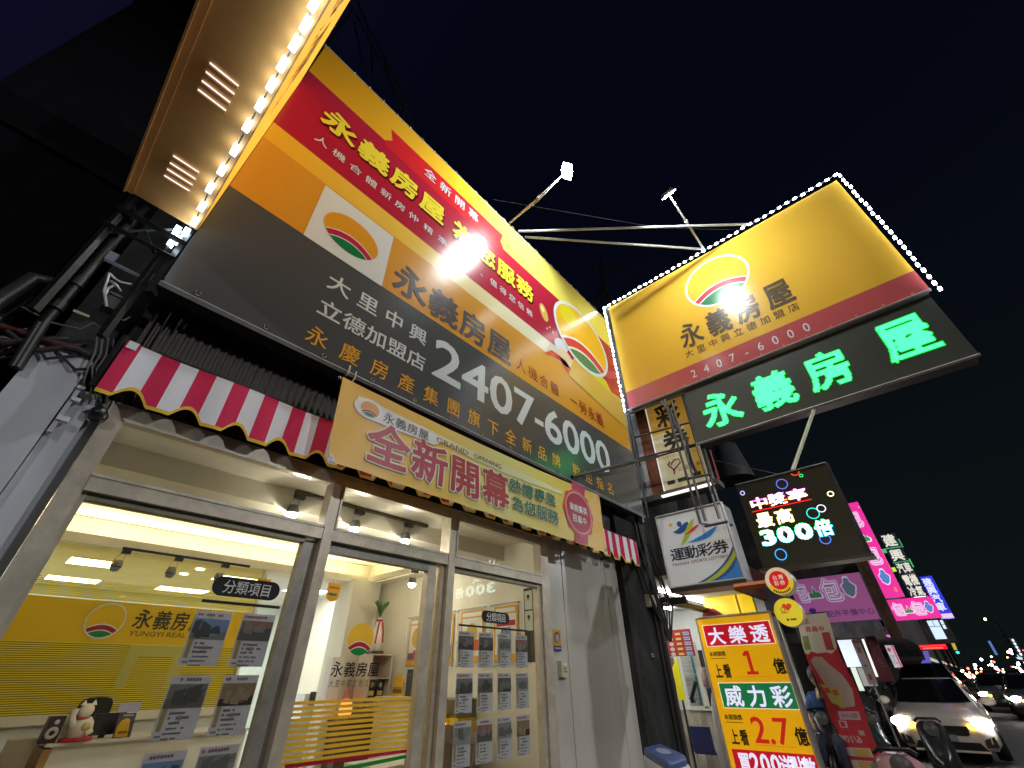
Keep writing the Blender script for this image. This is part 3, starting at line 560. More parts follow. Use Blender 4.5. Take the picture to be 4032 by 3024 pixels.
# ------------------------------------------------------------------ projecting sign overhead at the near end
ls = thing('projecting_sign', 'tan sign box overhead with slotted vents underneath and a yellow printed face', 'sign', (-.25, 1.2, 1.967))
TAN = M('wal', (.74, .36, .10)); m = MB(); bx = m.box(-.398, -.09, -.9, 2.12, 1.967, 3.95, M('met', (.30, .2, .1))); m.build('cabinet', ls)
m = MB(); P = PZ(1.965); xs = [-.39, -.306, -.19, -.104]
yb = [(1.253, .0), (1.296, 0), (1.341, 0), (1.386, 0), (1.76, 0), (1.808, 0), (1.851, 0), (1.896, 0)]
m.rect(P, -.394, -.094, -.9, 2.118, TAN); m.box(-.400, -.392, -.9, 2.12, 1.945, 1.964, TAN).box(-.396, -.365, -.9, 2.12, 1.957, 1.9645, TAN)
m.build('underside', ls)
for i, (y, _) in enumerate(yb):
    x0 = -.306+.014*(i > 3); x1 = x0+.104; MB().rect(PZ(1.958), x0, x1, y-.0025, y+.0025, M('led', (.9, .92, 1), 1.6)).build('vent_slot', ls)
    MB().box(x0, x1, y+.0045, y+.016, 1.950, 1.9645, TAN).build('louver', ls)
P = PXr(-.0895); LY = M('lit', (.74, .36, .03), 1.0); m = MB().rect(P, -.9, 2.118, 1.968, 3.95, LY, .001)
m.cells(P, '永義房屋', -.10, 1.45, 2.47, 2.9, CHR, .004, .04, .33).cells(P, '大里中興立德加盟店', -.2, 1.5, 2.30, 2.42, CHR, .004, .01, .12)
m.build('printed_face', ls)
m = MB()
for (x, y) in ((-.36, 2.16), (-.15, 2.16)):
    m.bar((x, y, 1.2), (x, y, 2.2), .014, BLK)
m.bar((-.36, 2.16, 1.7), (-.15, 2.16, 1.95), .006, DARKM).bar((-.15, 2.16, 1.7), (-.36, 2.16, 1.95), .006, DARKM).bar((-.38, 2.14, 1.86), (-.1, 2.14, 1.86), .014, BLK).bar((-.38, 2.14, 1.74), (-.1, 2.14, 1.74), .010, BLK)
m.build('mounting_bracket', ls)

# clutter of pipes and cables at the corner of the building
PIPE = M('pla', (.024, .022, .018)); t = thing('drain_pipe', 'grey plastic drain pipe with joints beside the corner pillar', 'pipe', (-.32, 2.25, 1.2))
MB().tube([(-.30, 2.22, .98), (-.322, 2.21, 1.19), (-.321, 2.2, 1.52), (-.318, 2.2, 2.0)], .022, PIPE, 10).build('pipe', t)
MB().tube([(-.3215, 2.2, 1.40), (-.3215, 2.2, 1.45)], .027, PIPE, 10).build('joint', t); MB().tube([(-.3215, 2.2, 1.26), (-.3215, 2.2, 1.30)], .027, PIPE, 10).build('joint', t)
MB().tube([(-.52, 2.2, .95), (-.46, 2.2, 1.18), (-.43, 2.2, 1.36), (-.36, 2.22, 1.40)], [.028, .028, .024, .018], M('pla', (.035, .03, .03)), 10).tube([(-.5, 2.25, .9), (-.42, 2.25, 1.2), (-.40, 2.25, 1.3)], .015, PIPE, 8).build('drain_pipe', None, (-.45, 2.2, 1.), label='bent pinkish grey pipe leaving the frame beside the dark alley', category='pipe')
t = thing('steel_bracket', 'bluish angle iron bracket under the tan sign box', 'bracket', (-.22, 2.2, 1.59))
MB().bar((-.303, 2.19, 1.589), (-.145, 2.19, 1.587), .007, M('met', (.45, .46, .5))).build('angle_iron', t); MB().box(-.165, -.13, 2.18, 2.2, 1.582, 1.635, M('met', (.45, .48, .58))).box(-.305, -.27, 2.18, 2.2, 1.588, 1.64, M('met', (.3, .32, .42))).build('plate', t)
MB().tube([(-.258, 2.18, 1.522), (-.23, 2.17, 1.50), (-.207, 2.17, 1.497), (-.174, 2.18, 1.518)], .0055, PLW, 5).tube([(-.196, 2.18, 1.357), (-.222, 2.17, 1.40), (-.229, 2.17, 1.44), (-.218, 2.17, 1.469), (-.236, 2.17, 1.48), (-.21, 2.16, 1.465), (-.19, 2.18, 1.46)], .006, PLW, 5).tube([(-.196, 2.18, 1.357), (-.235, 2.17, 1.42), (-.25, 2.17, 1.49), (-.258, 2.18, 1.522)], .005, PLW, 5).build('white_cable', None, (-.2, 2.18, 1.4), label='tangled white cable hanging below the angle iron bracket', category='cable')
t = thing('junction_box', 'dark grey junction box below the tangled white cable', 'junction box', (-.19, 2.2, 1.36))
MB().box(-.215, -.165, 2.19, 2.25, 1.365, 1.435, M('pla', (.10, .1, .08))).build('case', t); MB().box(-.219, -.161, 2.183, 2.1895, 1.43, 1.442, M('pla', (.14, .13, .11))).build('lid', t)
MB().box(-.274, -.222, 2.19, 2.2, 1.279, 1.291, M('pla', (.5, .48, .3))).build('wood_offcut', None, (-.25, 2.2, 1.28), label='short yellowish stick wedged beside the drain pipe joint', category='stick')
m = MB(); cb = M('pla', (.16, .155, .15)); rr = random.Random(9)
for k in range(5):
    x = -.15+.018*k; m.tube([(x-.02, 2.215, 1.24), (x+.01, 2.21, 1.15), (x+.02+jt(.01), 2.21, 1.08), (x+.035+jt(.01), 2.22, 1.02), (x+.06, 2.24, .965)], .004, cb, 5)
m.tube([(-.165, 2.2, 1.352), (-.145, 2.19, 1.334), (-.123, 2.19, 1.331), (-.114, 2.2, 1.366)], .004, cb, 5).tube([(-.4, 2.22, 1.23), (-.3, 2.2, 1.20), (-.22, 2.2, 1.22), (-.2, 2.2, 1.27), (-.15, 2.2, 1.25)], .004, cb, 5)
for k in range(9):
    x = -.5+.03*k; m.tube([(x-.15, 2.3, 1.0+jt(.03)), (x, 2.24, 1.12+jt(.05)), (x+.1, 2.22, 1.10+jt(.05)), (x+.2, 2.24, 1.16+jt(.04))], .007+abs(jt(.008)), M('pla', [(.09, .02, .022), (.06, .04, .04), (.045, .045, .05)][k % 3]), 5)
m.build('cable_bundle', None, (-.1, 2.2, 1.1), label='bundle of dark red and grey cables over the corner pillar', category='cables')
t = thing('camera_dome', 'black round camera dome at the top corner of the window frame', 'security camera', (-.022, 2.24, .915))
MB().lathe((-.022, 2.235, .915), [(0, -.02), (.02, -.015), (.028, 0), (.03, .03)], BLK, 14, 1).build('dome', t); MB().lathe((-.022, 2.265, .915), [(.036, 0), (.036, .02)], M('pla', (.1, .1, .1)), 14, 1).build('mount', t)
m = MB(); 
t = thing('tube_light_fitting', 'white tube light fitting fixed upright beside the corner pillar', 'lamp fitting', (-.10, 2.25, .9))
MB().box(-.122, -.108, 2.235, 2.262, .79, .98, M('pla', (.5, .5, .55))).build('batten', t); MB().box(-.124, -.1, 2.225, 2.25, .985, .998, PLW).box(-.118, -.09, 2.225, 2.25, .93, .945, PLW).box(-.12, -.085, 2.225, 2.25, .84, .86, PLW).build('clip', t)

# ------------------------------------------------------------------ yellow projecting sign, LED text panel and their steel frame
ps = thing('projecting_sign', 'big yellow projecting sign with a red strip above the green LED text', 'sign', (4.96, .4, 3.14))
MB().box(4.96, 5.12, -1.245, 2.10, 3.14, 5.15, M('met', (.2, .2, .2))).build('cabinet', ps)
P = PX(4.955); m = MB().rect(P, 2.108, -1.25, 3.41, 5.155, SIGNY).rect(P, 2.108, -1.25, 3.132, 3.41, SIGNR)
m.egg(P, .45, 4.572, -.405, .405, (SIGNY, WHI, M('vin', (.46, .04, .05)), GRN), .003, A=-.12, B=.42, gap=.055, rw=.20, outline=.030)
SD = M('vin', (.09, .07, .05)); m.cells(P, '永義房屋', 1.138, -.262, 3.69, 4.09, SD, .006, .04, .285).cells(P, '大里中興立德加盟店', 1.151, -.245, 3.535, 3.655, SD, .004, .004, .115)
m.cells(P, '2407-6000', 1.165, -.245, 3.205, 3.325, WHI, .003, .012, .085).build('banner', ps)
m = MB().bar((4.95, 2.13, 2.25), (4.95, 2.13, 5.2), .02, DARKM).bar((4.94, 2.12, 3.11), (4.94, -1.25, 3.11), .012, STEEL)
for i in range(14): m.lathe((4.948, 2.0-i*.24, 3.15), [(.008, -.002), (.012, 0)], STEEL, 8, 0)
m.build('frame', ps)
m = MB()
for q in (((4.93, 2.10, 3.04), (4.93, 1.30, 3.02)), ((4.93, 2.09, 2.66), (4.93, 1.34, 2.60)), ((4.93, 2.13, 3.06), (4.93, 2.13, 1.57)), ((4.9, 1.565, 3.03), (4.9, 1.537, 1.373)), ((4.9, 1.48, 2.98), (4.9, 1.477, 1.387)), ((4.9, 1.335, 2.3), (4.9, 1.327, 1.383)), ((4.9, 1.50, 1.335), (4.9, 1.25, 1.335)), ((4.9, 1.55, 1.90), (4.9, 1.27, 1.88)), ((5.05, 1.5, 1.335), (5.05, 1.25, 1.335)), ((5.05, 1.327, 2.3), (5.05, 1.327, 1.335)), ((4.93, 2.1, 2.35), (4.93, 1.34, 2.30))):
    m.bar(*q, .011, M('met', (.12, .12, .12)))
rr = random.Random(12)
for k in range(5): m.tube([(4.92, 1.62-k*.01, 3.02), (4.91, 1.55+jt(.03), 2.8), (4.91, 1.50+jt(.03), 2.55), (4.91, 1.44+jt(.02), 2.4), (4.91, 1.46+jt(.02), 2.1), (4.91, 1.42, 1.9)], .013, BLK, 5)
m.build('lattice_frame', ps)
lt = thing('led_text_sign', 'dark LED panel with four glowing green characters under the yellow sign', 'LED sign', (4.96, .05, 2.3))
MB().box(4.962, 5.16, -1.215, 1.335, 2.31, 3.05, M('pla', (.05, .055, .052))).build('cabinet', lt)
MB().rect(PX(4.96), 1.335, -1.215, 2.31, 3.05, M('pla', (.045, .055, .05))).bar((4.955, 1.34, 3.06), (4.955, -1.22, 3.06), .012, DARKM).bar((4.955, 1.34, 2.30), (4.955, -1.22, 2.30), .012, STEEL).bar((4.955, 1.342, 2.3), (4.955, 1.342, 3.06), .012, DARKM).build('face', lt)
LG = M('led', (.04, 1.0, .21), 2.9); LE = M('led', (.004, .8, .06), 1.3); P = PX(4.955); m = MB()
for ch, a0, a1, b0, b1 in (('永', 1.175, .70, 2.42, 2.90), ('義', .575, .13, 2.42, 2.90), ('房', .03, -.40, 2.44, 2.91), ('屋', -.665, -1.10, 2.47, 2.95)):
    m.raster(P, ch, a0, a1, b0, b1, LG, LE, .004, .07, .0098)
m.build('glowing_text', lt)
m = MB().tube([(2.61, 2.12, 4.836), (4.955, -.219, 5.245)], .016, STEEL, 8); m.build('support_strut', None, (2.61, 2.12, 4.84), label='upper steel strut from the billboard top to the yellow sign', category='strut', group='struts bracing the yellow sign')
m = MB().tube([(2.744, 2.12, 4.85), (4.955, .423, 5.25)], .016, STEEL, 8); m.build('support_strut', None, (2.74, 2.12, 4.84), label='lower steel strut from the billboard top to the yellow sign', category='strut', group='struts bracing the yellow sign')
MB().tube([(2.41, 2.4, 5.65), (4.955, .9, 6.25), (7, -.9, 6.6)], .004, M('met', (.25, .25, .25)), 4).build('overhead_wire', None, (2.41, 2.4, 5.6), label='thin overhead wire behind the two floodlights', category='wire')
m = MB().tube([(3.192, 2.05, 1.554), (4.9, 1.825, 2.283)], .018, DARKM, 8).tube([(4.9, 1.825, 2.283), (4.955, 1.33, 2.29)], .012, DARKM, 8); m.build('brace_rod', None, (3.19, 2.05, 1.55), label='black steel rod from the billboard bottom to the LED panel frame', category='brace')
MB().tube([(4.99, .09, 2.30), (4.12, .42, 1.42)], .016, M('met', (.45, .38, .3)), 8).build('brace_rod', None, (4.99, .09, 2.3), label='brown rod between the green LED sign and the neon coloured panel', category='brace')

# steel lattice tower and roof truss behind the billboards
DT = M('met', (.10, .095, .09))
m = MB(); 
for q in (((8.458, 3.5, 10.955), (8.22, 3.5, 9.625)), ((8.22, 3.5, 9.625), (7.374, 3.5, 8.1)), ((8.22, 3.5, 9.625), (8.519, 3.5, 9.0)), ((8.22, 3.5, 9.625), (8.844, 3.6, 9.3)), ((7.8, 3.5, 10.0), (12, 3.5, 13.3)), ((8.15, 3.5, 9.4), (7.9, 3.6, 7.2)), ((8.5, 3.5, 9.0), (8.5, 3.5, 6)), ((7.4, 3.5, 8.1), (7.4, 3.5, 6))): m.bar(*q, .045, DT)
m.build('lattice_mast', None, (8.2, 3.5, 6), label='dark steel mast with splayed legs between the two yellow billboards', category='mast')
m = MB()
for q in (((-.032, 3, 8.32), (1.045, 3, 7.154)), ((.154, 3, 8.347), (1.044, 3, 7.416)), ((.0, 3.1, 8.3), (.35, 3, 7.1)), ((.3, 3, 7.95), (.5, 3, 7.1)), ((.55, 3, 7.9), (.9, 3, 7.0)), ((.154, 3, 8.347), (-.4, 3, 9.2)), ((1.045, 3, 7.15), (1.6, 3.1, 6.6)), ((-.1, 3, 8.4), (-.1, 3, 6.5)), ((1.05, 3, 7.3), (1.05, 3, 6))): m.bar(*q, .018, DT)
m.build('roof_truss', None, (.5, 3, 6.5), label='dark steel truss rising behind the top of the wide billboard', category='truss')

# ------------------------------------------------------------------ the lottery shop next door: wall, signs, stand
nb = thing('lottery_shop', 'lottery shop arcade next door with white lit ceiling and yellow fascia', 'building', (6, 2.8, GZ))
MB().box(5.01, 5.05, 2.32, 2.6, GZ, 1.3, M('ver', (.07, .066, .06))).box(5.3, 8.15, 3.55, 3.7, GZ, .9, M('wal', (.62, .62, .58))).box(8.05, 8.15, 1.78, 3.55, GZ, .915, M('wal', (.72, .74, .72))).build('wall', nb)
MB().box(5.15, 8.15, 1.75, 3.6, .92, .96, M('wal', (.75, .77, .74))).build('ceiling', nb)
MB().box(5.15, 8.15, 1.68, 1.75, .86, 1.25, M('ver', (.16, .06, .05))).box(5.1, 8.15, 2.3, 4.2, .97, 3.6, M('ver', (.085, .08, .075))).build('facade', nb)
MB().box(5.55, 5.62, 2.15, 3.5, .70, .78, M('met', (.1, .1, .1))).box(5.3, 8.0, 2.30, 2.36, .70, .76, M('met', (.08, .075, .07))).build('beam', nb)
MB().box(5.7, 7.6, 2.5, 2.53, .885, .90, M('led', (1, 1, .98), 22)).box(5.7, 7.6, 3.2, 3.23, .885, .90, M('led', (1, 1, .98), 22)).build('tube_lamp', nb)  # tubes added to brighten the arcade ceiling and walls
P = PX(7.2)
m = MB().box(7.2, 7.26, 2.80, 2.86, -.38, .40, M('wal', (.6, .58, .5))).box(7.2, 7.27, 2.6, 3.06, -.40, -.36, M('wal', (.62, .6, .52))).box(7.22, 7.3, 2.4, 3.3, GZ, -.40, M('ver', (.42, .38, .3)))
m.build('window_frame', nb); m = MB()
for i in range(14): m.bar((7.23, 3.04-i*.016, -.36), (7.23, 3.05-i*.016, -.02), .002, DARKM)
m.bar((7.23, 3.06, -.02), (7.23, 2.82, .02), .004, STEEL).build('grille', nb)
m = MB()
for i in range(12): m.box(7.3, 7.33-.01*(i % 2), 2.95, 3.1, -.36+i*.055, -.36+i*.055+.05, M('met', (.5, .5, .48)))
m.box(7.29, 7.31, 2.91, 2.94, -.35, .3, M('pla', (.05, .25, .3))).box(7.32, 7.34, 2.75, 2.91, -.36, .3, M('pla', (.03, .03, .035))).build('shutter', nb)
# dark pipes running down beside the pillar
m = MB()
for k, (x, y, r) in enumerate(((4.90, 2.235, .022), (4.94, 2.225, .018), (4.965, 2.235, .014), (4.84, 2.24, .018), (4.87, 2.2, .012))):
    m.tube([(x, y, GZ), (x, y, .4), (x-.01, y+.01, .9), (x-.02-.02*k, y, 1.5)], r, M('pla', [(.03, .03, .03), (.05, .05, .05), (.02, .02, .02)][k % 3]), 8)
m.build('pipe_cluster', None, (4.92, 2.2, GZ), label='cluster of dark pipes and cables climbing beside the black pillar', category='pipes')
MB().tube([(5.215, 2.36, GZ), (5.215, 2.36, .62)], .03, M('pla', (.25, .25, .24)), 10).tube([(5.215, 2.36, .55), (5.215, 2.36, .64)], .036, M('pla', (.28, .28, .27)), 10).tube([(5.215, 2.36, -.1), (5.215, 2.36, -.03)], .034, M('pla', (.28, .28, .27)), 10).build('downpipe', None, (5.215, 2.36, GZ), label='grey downpipe with collars right of the black pillar', category='pipe')
rr = random.Random(21); m = MB()
for k in range(16):
    x = 4.45+rr.uniform(0, .6); m.tube([(x, 2.235, 1.25+jt(.1)), (x+.1+jt(.08), 2.2, .95+jt(.1)), (x+.2+jt(.1), 2.19, .65+jt(.1)), (5.0+jt(.05), 2.2, .3)], .006+abs(jt(.005)), M('pla', (.025, .025, .025)), 5)
m.build('cable_bundle', None, (4.6, 2.2, .8), label='mess of black cables draped over the black pillar', category='cables')
t = thing('meter_box', 'small pale meter box with two doors on the black pillar', 'meter box', (4.75, 2.22, .62)); MB().box(4.70, 4.87, 2.20, 2.255, .60, .72, M('pla', (.40, .38, .30))).build('case', t); MB().box(4.705, 4.765, 2.195, 2.2, .605, .715, M('pla', (.5, .47, .36))).box(4.80, 4.865, 2.195, 2.2, .605, .715, M('pla', (.6, .57, .45))).build('door', t)
MB().slab(PY(2.255), [(4.60, .15), (4.68, .145), (4.68, .185), (4.60, .19)], 0, .004, M('pap', (.03, .03, .06))).rect(PY(2.255), 4.61, 4.665, .17, .178, M('pap', (.4, .4, .45)), .007).rect(PY(2.255), 4.625, 4.672, .153, .161, M('pap', (.4, .4, .45)), .007).build('sticker', None, (4.6, 2.25, .15), label='tiny dark sticker with pale print on the black pillar', category='sticker')
# cooler on a stand
t = thing('cooler_box', 'white cooler box with a blue lid and oval panel before the shutter panel', 'cooler', (3.56, 1.77, -.6))
m = MB(); T = lambda x, y, z: (3.56+.165*x+.27*y, 1.77+.235*y, z+.085)
def ro(P, k, n=32, e=4): return [((abs(math.cos(a))**(2/e))*math.copysign(k, math.cos(a)), (abs(math.sin(a))**(2/e))*math.copysign(k, math.sin(a))) for a in [6.28319*i/n for i in range(n)]]
def layer(m, prof, mat, e=5):
    n = 32; vs = []
    for k, z in prof: vs += [T(x, y, z) for x, y in ro(None, k, n, e)]
    m.add(vs, [(i*n+j, i*n+(j+1) % n, (i+1)*n+(j+1) % n, (i+1)*n+j) for i in range(len(prof)-1) for j in range(n)], mat, True); m.poly(vs[-n:], mat)
layer(m, [(.78, -.95), (.88, -.64), (.98, -.635), (1.0, -.62), (1.0, -.57), (.95, -.56)], M('pla', (.62, .63, .66)), 9); m.build('body', t)
m = MB(); layer(m, [(.90, -.5595), (.91, -.535), (.87, -.518), (.84, -.515)], M('pla', (.06, .10, .27)), 8); m.build('lid', t)
m = MB(); n = 28; m.poly([T(.45*math.cos(a), .42*math.sin(a), -.512) for a in [6.28319*i/n for i in range(n)]], M('pla', (.28, .33, .46))).build('lid_panel', t)
MB().box(3.28, 3.86, 1.58, 1.98, GZ, -.866, M('pla', (.03, .03, .03))).build('side_table', None, (3.56, 1.77, GZ), label='low dark table carrying the white and blue cooler box', category='table')

# upright lottery sign, sports sign, and the neon coloured panel
SBG = M('lit', (.60, .55, .36), .22); SBY = M('lit', (.58, .34, .05), .22)
t = thing('vertical_sign', 'tall cream and yellow upright lottery sign behind the steel lattice', 'sign', (5.25, 1.66, 1.94))
MB().box(5.202, 5.4, 1.375, 1.965, 1.935, 3.6, M('met', (.35, .33, .25))).build('cabinet', t)
P = PX(5.20); m = MB().rect(P, 1.96, 1.38, 1.94, 2.72, SBG).rect(P, 1.96, 1.38, 2.72, 3.6, SBY).rect(P, 1.972, 1.955, 1.935, 3.6, M('lit', (.8, .8, .78), .5), .004).rect(P, 1.50, 1.39, 2.0, 2.75, SBY, .003)
m.cells(P, '彩券', 1.82, 1.56, 3.02, 3.30, BLK, .004, .05, .26) if False else None
m.cells(P, '彩', 1.84, 1.50, 2.80, 3.15, BLK, .005, .045, .33).cells(P, '券', 1.82, 1.48, 2.42, 2.74, BLK, .005, .045, .33)
HR = M('pap', (.30, .04, .04))
m.tube([P(1.80, 2.30, .006), P(1.835, 2.26, .006), P(1.80, 2.215, .006), P(1.77, 2.17, .006), P(1.785, 2.12, .006)], .009, HR, 5).tube([P(1.80, 2.25, .006), P(1.74, 2.31, .006), P(1.68, 2.30, .006), P(1.67, 2.25, .006), P(1.74, 2.20, .006), P(1.79, 2.17, .006)], .008, HR, 5)
m.cells(P, '公益彩券', 1.72, 1.43, 2.14, 2.20, HR, .005, .01, .055).rect(P, 1.90, 1.80, 2.00, 2.05, M('pap', (.03, .05, .04)), .004).rect(P, 1.76, 1.62, 2.0, 2.05, M('pap', (.02, .12, .08)), .004).rect(P, 1.57, 1.46, 2.02, 2.07, M('pap', (.03, .05, .04)), .005)
m.build('face', t)
MB().box(5.203, 5.4, 1.99, 2.13, 1.90, 3.4, M('ver', (.26, .10, .06))).build('brick_pier', None, (5.3, 2.06, 1.9), label='narrow red brown pier beside the tall upright lottery sign', category='pier')
MB().box(5.203, 5.4, 2.131, 2.30, 1.90, 3.4, M('ver', (.5, .5, .5))).build('plaster_pier', None, (5.3, 2.2, 1.9), label='narrow white plaster strip between the billboard edge and brown pier', category='pier')
MB().box(5.2, 5.42, 1.3, 2.3, 1.86, 1.93, M('met', (.12, .11, .1))).box(5.15, 5.2, 1.35, 2.0, 1.86, 1.88, M('led', (.9, .85, .8), 1.4)).build('sign_ledge', None, (5.3, 1.8, 1.86), label='dark steel ledge with a glowing strip under the upright lottery sign', category='ledge')
MB().tube([(5.6, 1.389, 2.467), (5.6, 1.392, 2.056)], .022, M('pla', (.5, .05, .06)), 10).build('red_pipe', None, (5.6, 1.39, 2.05), label='short red pipe right of the tall upright lottery sign', category='pipe')
m = MB(); m.lathe((6.5, 1.38, 2.3), [(.26, 0), (.25, .05), (.16, .55), (.05, .6)], M('met', (.10, .11, .11)), 18); m.build('roof_cowl', None, (6.5, 1.38, 2.3), label='dark ribbed roof cowl between lottery sign and neon coloured panel', category='roof cowl')
MB().tube([(5.6, 1.398, 2.334), (5.9, .761, 2.036)], .004, M('pla', (.3, .27, .2)), 5).build('overhead_wire', None, (5.6, 1.4, 2.33), label='short brown wire from the red pipe to the neon coloured panel', category='wire')

t = thing('lightbox_sign', 'square white sports lottery lightbox with a running figure emblem', 'sign', (5.1, 1.68, .8))
MB().box(5.003, 5.30, 1.288, 2.07, .79, 1.578, M('met', (.28, .28, .28))).box(4.995, 5.31, 1.27, 2.08, .745, .79, M('met', (.07, .06, .055))).build('cabinet', t)
MB().bar((5.0, 2.07, .79), (5.0, 2.07, 1.58), .012, M('met', (.5, .5, .48))).bar((5.0, 1.286, .79), (5.0, 1.286, 1.58), .012, M('met', (.5, .5, .48))).bar((5.0, 2.07, 1.575), (5.0, 1.286, 1.575), .012, M('met', (.5, .5, .48))).bar((5.0, 2.07, .795), (5.0, 1.286, .795), .012, M('met', (.5, .5, .48))).build('frame', t)
P = PX(5.0); SW = M('lit', (.62, .64, .64), .20); BLU = M('lit', (.02, .07, .22), .25); LGR = M('lit', (.30, .36, .03), .3); REDL = M('lit', (.5, .02, .04), .3); LBL = M('lit', (.02, .16, .42), .3); NAVY = M('pap', (.012, .014, .05))
m = MB().rect(P, 2.06, 1.295, .80, 1.57, SW)
def curve(P_, m, top, bot, mat, h):
    n = 20; L_ = lambda pts, t: tuple(sum(math.comb(len(pts)-1, i)*(1-t)**(len(pts)-1-i)*t**i*pts[i][k] for i in range(len(pts))) for k in (0, 1))
    m.strip(P_, [L_(bot, i/n) for i in range(n+1)], [L_(top, i/n) for i in range(n+1)], mat, h)
m.ell(P, 1.805, 1.445, .028, .032, BLU, .003)
curve(P, m, [(1.90, 1.375), (1.83, 1.37), (1.76, 1.46), (1.70, 1.45)], [(1.90, 1.375), (1.83, 1.31), (1.76, 1.33), (1.70, 1.42)], BLU, .004)
curve(P, m, [(1.845, 1.205), (1.74, 1.36), (1.74, 1.42), (1.62, 1.475)], [(1.845, 1.205), (1.70, 1.26), (1.66, 1.40), (1.62, 1.475)], LGR, .005)
curve(P, m, [(1.79, 1.315), (1.70, 1.33), (1.66, 1.40), (1.58, 1.395)], [(1.79, 1.315), (1.70, 1.31), (1.64, 1.34), (1.58, 1.395)], REDL, .0065)
curve(P, m, [(1.78, 1.225), (1.64, 1.25), (1.52, 1.30), (1.40, 1.345)], [(1.78, 1.225), (1.62, 1.22), (1.48, 1.20), (1.40, 1.345)], LBL, .006)
curve(P, m, [(1.56, 1.40), (1.50, 1.40), (1.46, 1.36), (1.42, 1.37)], [(1.56, 1.385), (1.50, 1.38), (1.46, 1.34), (1.42, 1.37)], BLU, .0062)
m.ppoly(P, [(1.91+(.035 if i % 2 == 0 else .013)*math.sin(6.28319*i/10), 1.455+(.038 if i % 2 == 0 else .014)*math.cos(6.28319*i/10)) for i in range(10)], M('lit', (.55, .3, .06), .3), .003)
m.cells(P, '運動彩券', 1.985, 1.345, 1.06, 1.19, NAVY, .004, .03, .16).fit(P, 'TAIWAN', 1.992, 1.80, 1.008, 1.035, NAVY, .004, .01).fit(P, 'S', 1.775, 1.745, 1.008, 1.038, REDL, .004, .02).fit(P, 'PORTS LOTTERY', 1.738, 1.374, 1.010, 1.038, NAVY, .004, .01)
curve(P, m, [(1.80, .80), (1.55, .86), (1.38, .98), (1.30, 1.12)], [(1.80, .80), (1.6, .80), (1.45, .80), (1.295, .80)], BLU, .003)
curve(P, m, [(1.72, .80), (1.53, .86), (1.38, .96), (1.295, 1.08)], [(1.64, .80), (1.50, .84), (1.38, .90), (1.295, 1.02)], LGR, .0045); m.ppoly(P, [(1.58, .802), (1.45, .84), (1.36, .90), (1.295, .98), (1.295, .802)], LBL, .0046)
m.build('face', t)

t = thing('led_display', 'dark LED display with neon coloured characters and a glowing ring pattern', 'LED sign', (4.1, .55, .7))
def lw(p): t_ = (1.30-p[1])/1.05; k0 = 4.08/6; k1 = k0*(1-.35*1.05/6); return tuple(a*(1-t_)+b*t_ for a, b in zip((p[0]*k0, 1.30*k0, p[2]*k0), (p[0]*k1, .25*k1, p[2]*k1)))   # panel turned a little towards the street
tl = .135; PT = PX(6.0, 0); tilt = lambda a, b, h=0: (6.0-h, a, b)
MB().box(6.01, 6.22, .25, 1.30, 1.03, 2.06, M('pla', (.04, .045, .042))).box(6.005, 6.25, .22, 1.36, 1.0, 1.03, M('met', (.06, .06, .055))).bar((6.0, 1.30, 2.06), (6.0, .25, 2.06), .014, DARKM).bar((6.0, .25, 1.03), (6.0, .25, 2.06), .014, DARKM).warp(lw).build('cabinet', t)
m = MB().rect(PT, 1.30, .25, 1.03, 2.06, M('pla', (.016, .021, .018)))
wh = M('led', (1, .92, .97), 5)
m.raster(PT, '中獎率', 1.20, .545, 1.70, 1.855, wh, lambda t: M('led', (1, .12, .70), 2.4) if t > .55 else M('led', (1, .30, .02), 2) if t > .2 else M('led', (1, .01, .01), 1.8), .003, .075, .0095, cw=.215)
m.raster(PT, '最高', 1.20, .765, 1.475, 1.66, M('led', (1, 1, .80), 5), lambda t: M('led', (1, .55, .02), 1.2) if t > .6 else M('led', (.9, .85, .1), 1.2), .003, .075, .0095, cw=.208)
m.raster(PT, '300倍', 1.22, .445, 1.262, 1.455, M('led', (.70, 1, .92), 5), lambda t: M('led', (.02, 1, .15), 2.2) if t > .55 else M('led', (.02, .75, 1), 2), .003, .10, .0095, cw=.182)
m.rect(PT, 1.21, .53, 1.682, 1.692, M('led', (1, .01, .01), 1.2), .003)
for (a, b, r, c, pw) in ((.761, 1.94, .055, (.15, .2, 1), 1), (1.056, 1.15, .055, (.02, .35, 1), 1.6), (.575, 1.53, .055, (.02, .85, .75), 1.2), (.48, 1.565, .035, (.8, .85, 1), 1.2), (.565, 1.235, .045, (.1, .2, 1), 1.1), (.339, 1.702, .022, (1, .95, .5), 2), (1.245, 1.945, .02, (.5, .5, 1), 1.4), (.532, 1.985, .012, (.05, .8, .2), 1)):
    m.ring(PT, a, b, r, r, .010, M('led', c, pw), .003, 20)
m.add([PT(.58+.05*math.cos(x), 2.05+.05*math.sin(x)-.0, .003) for x in [3.3+2.7*i/8 for i in range(9)]]+[PT(.58+.04*math.cos(x), 2.05+.04*math.sin(x), .003) for x in [3.3+2.7*i/8 for i in range(9)]], [(i, i+1, 10+i, 9+i) for i in range(8)], M('led', (1, .04, .01), 1.4))
m.warp(lw).build('glowing_face', t)

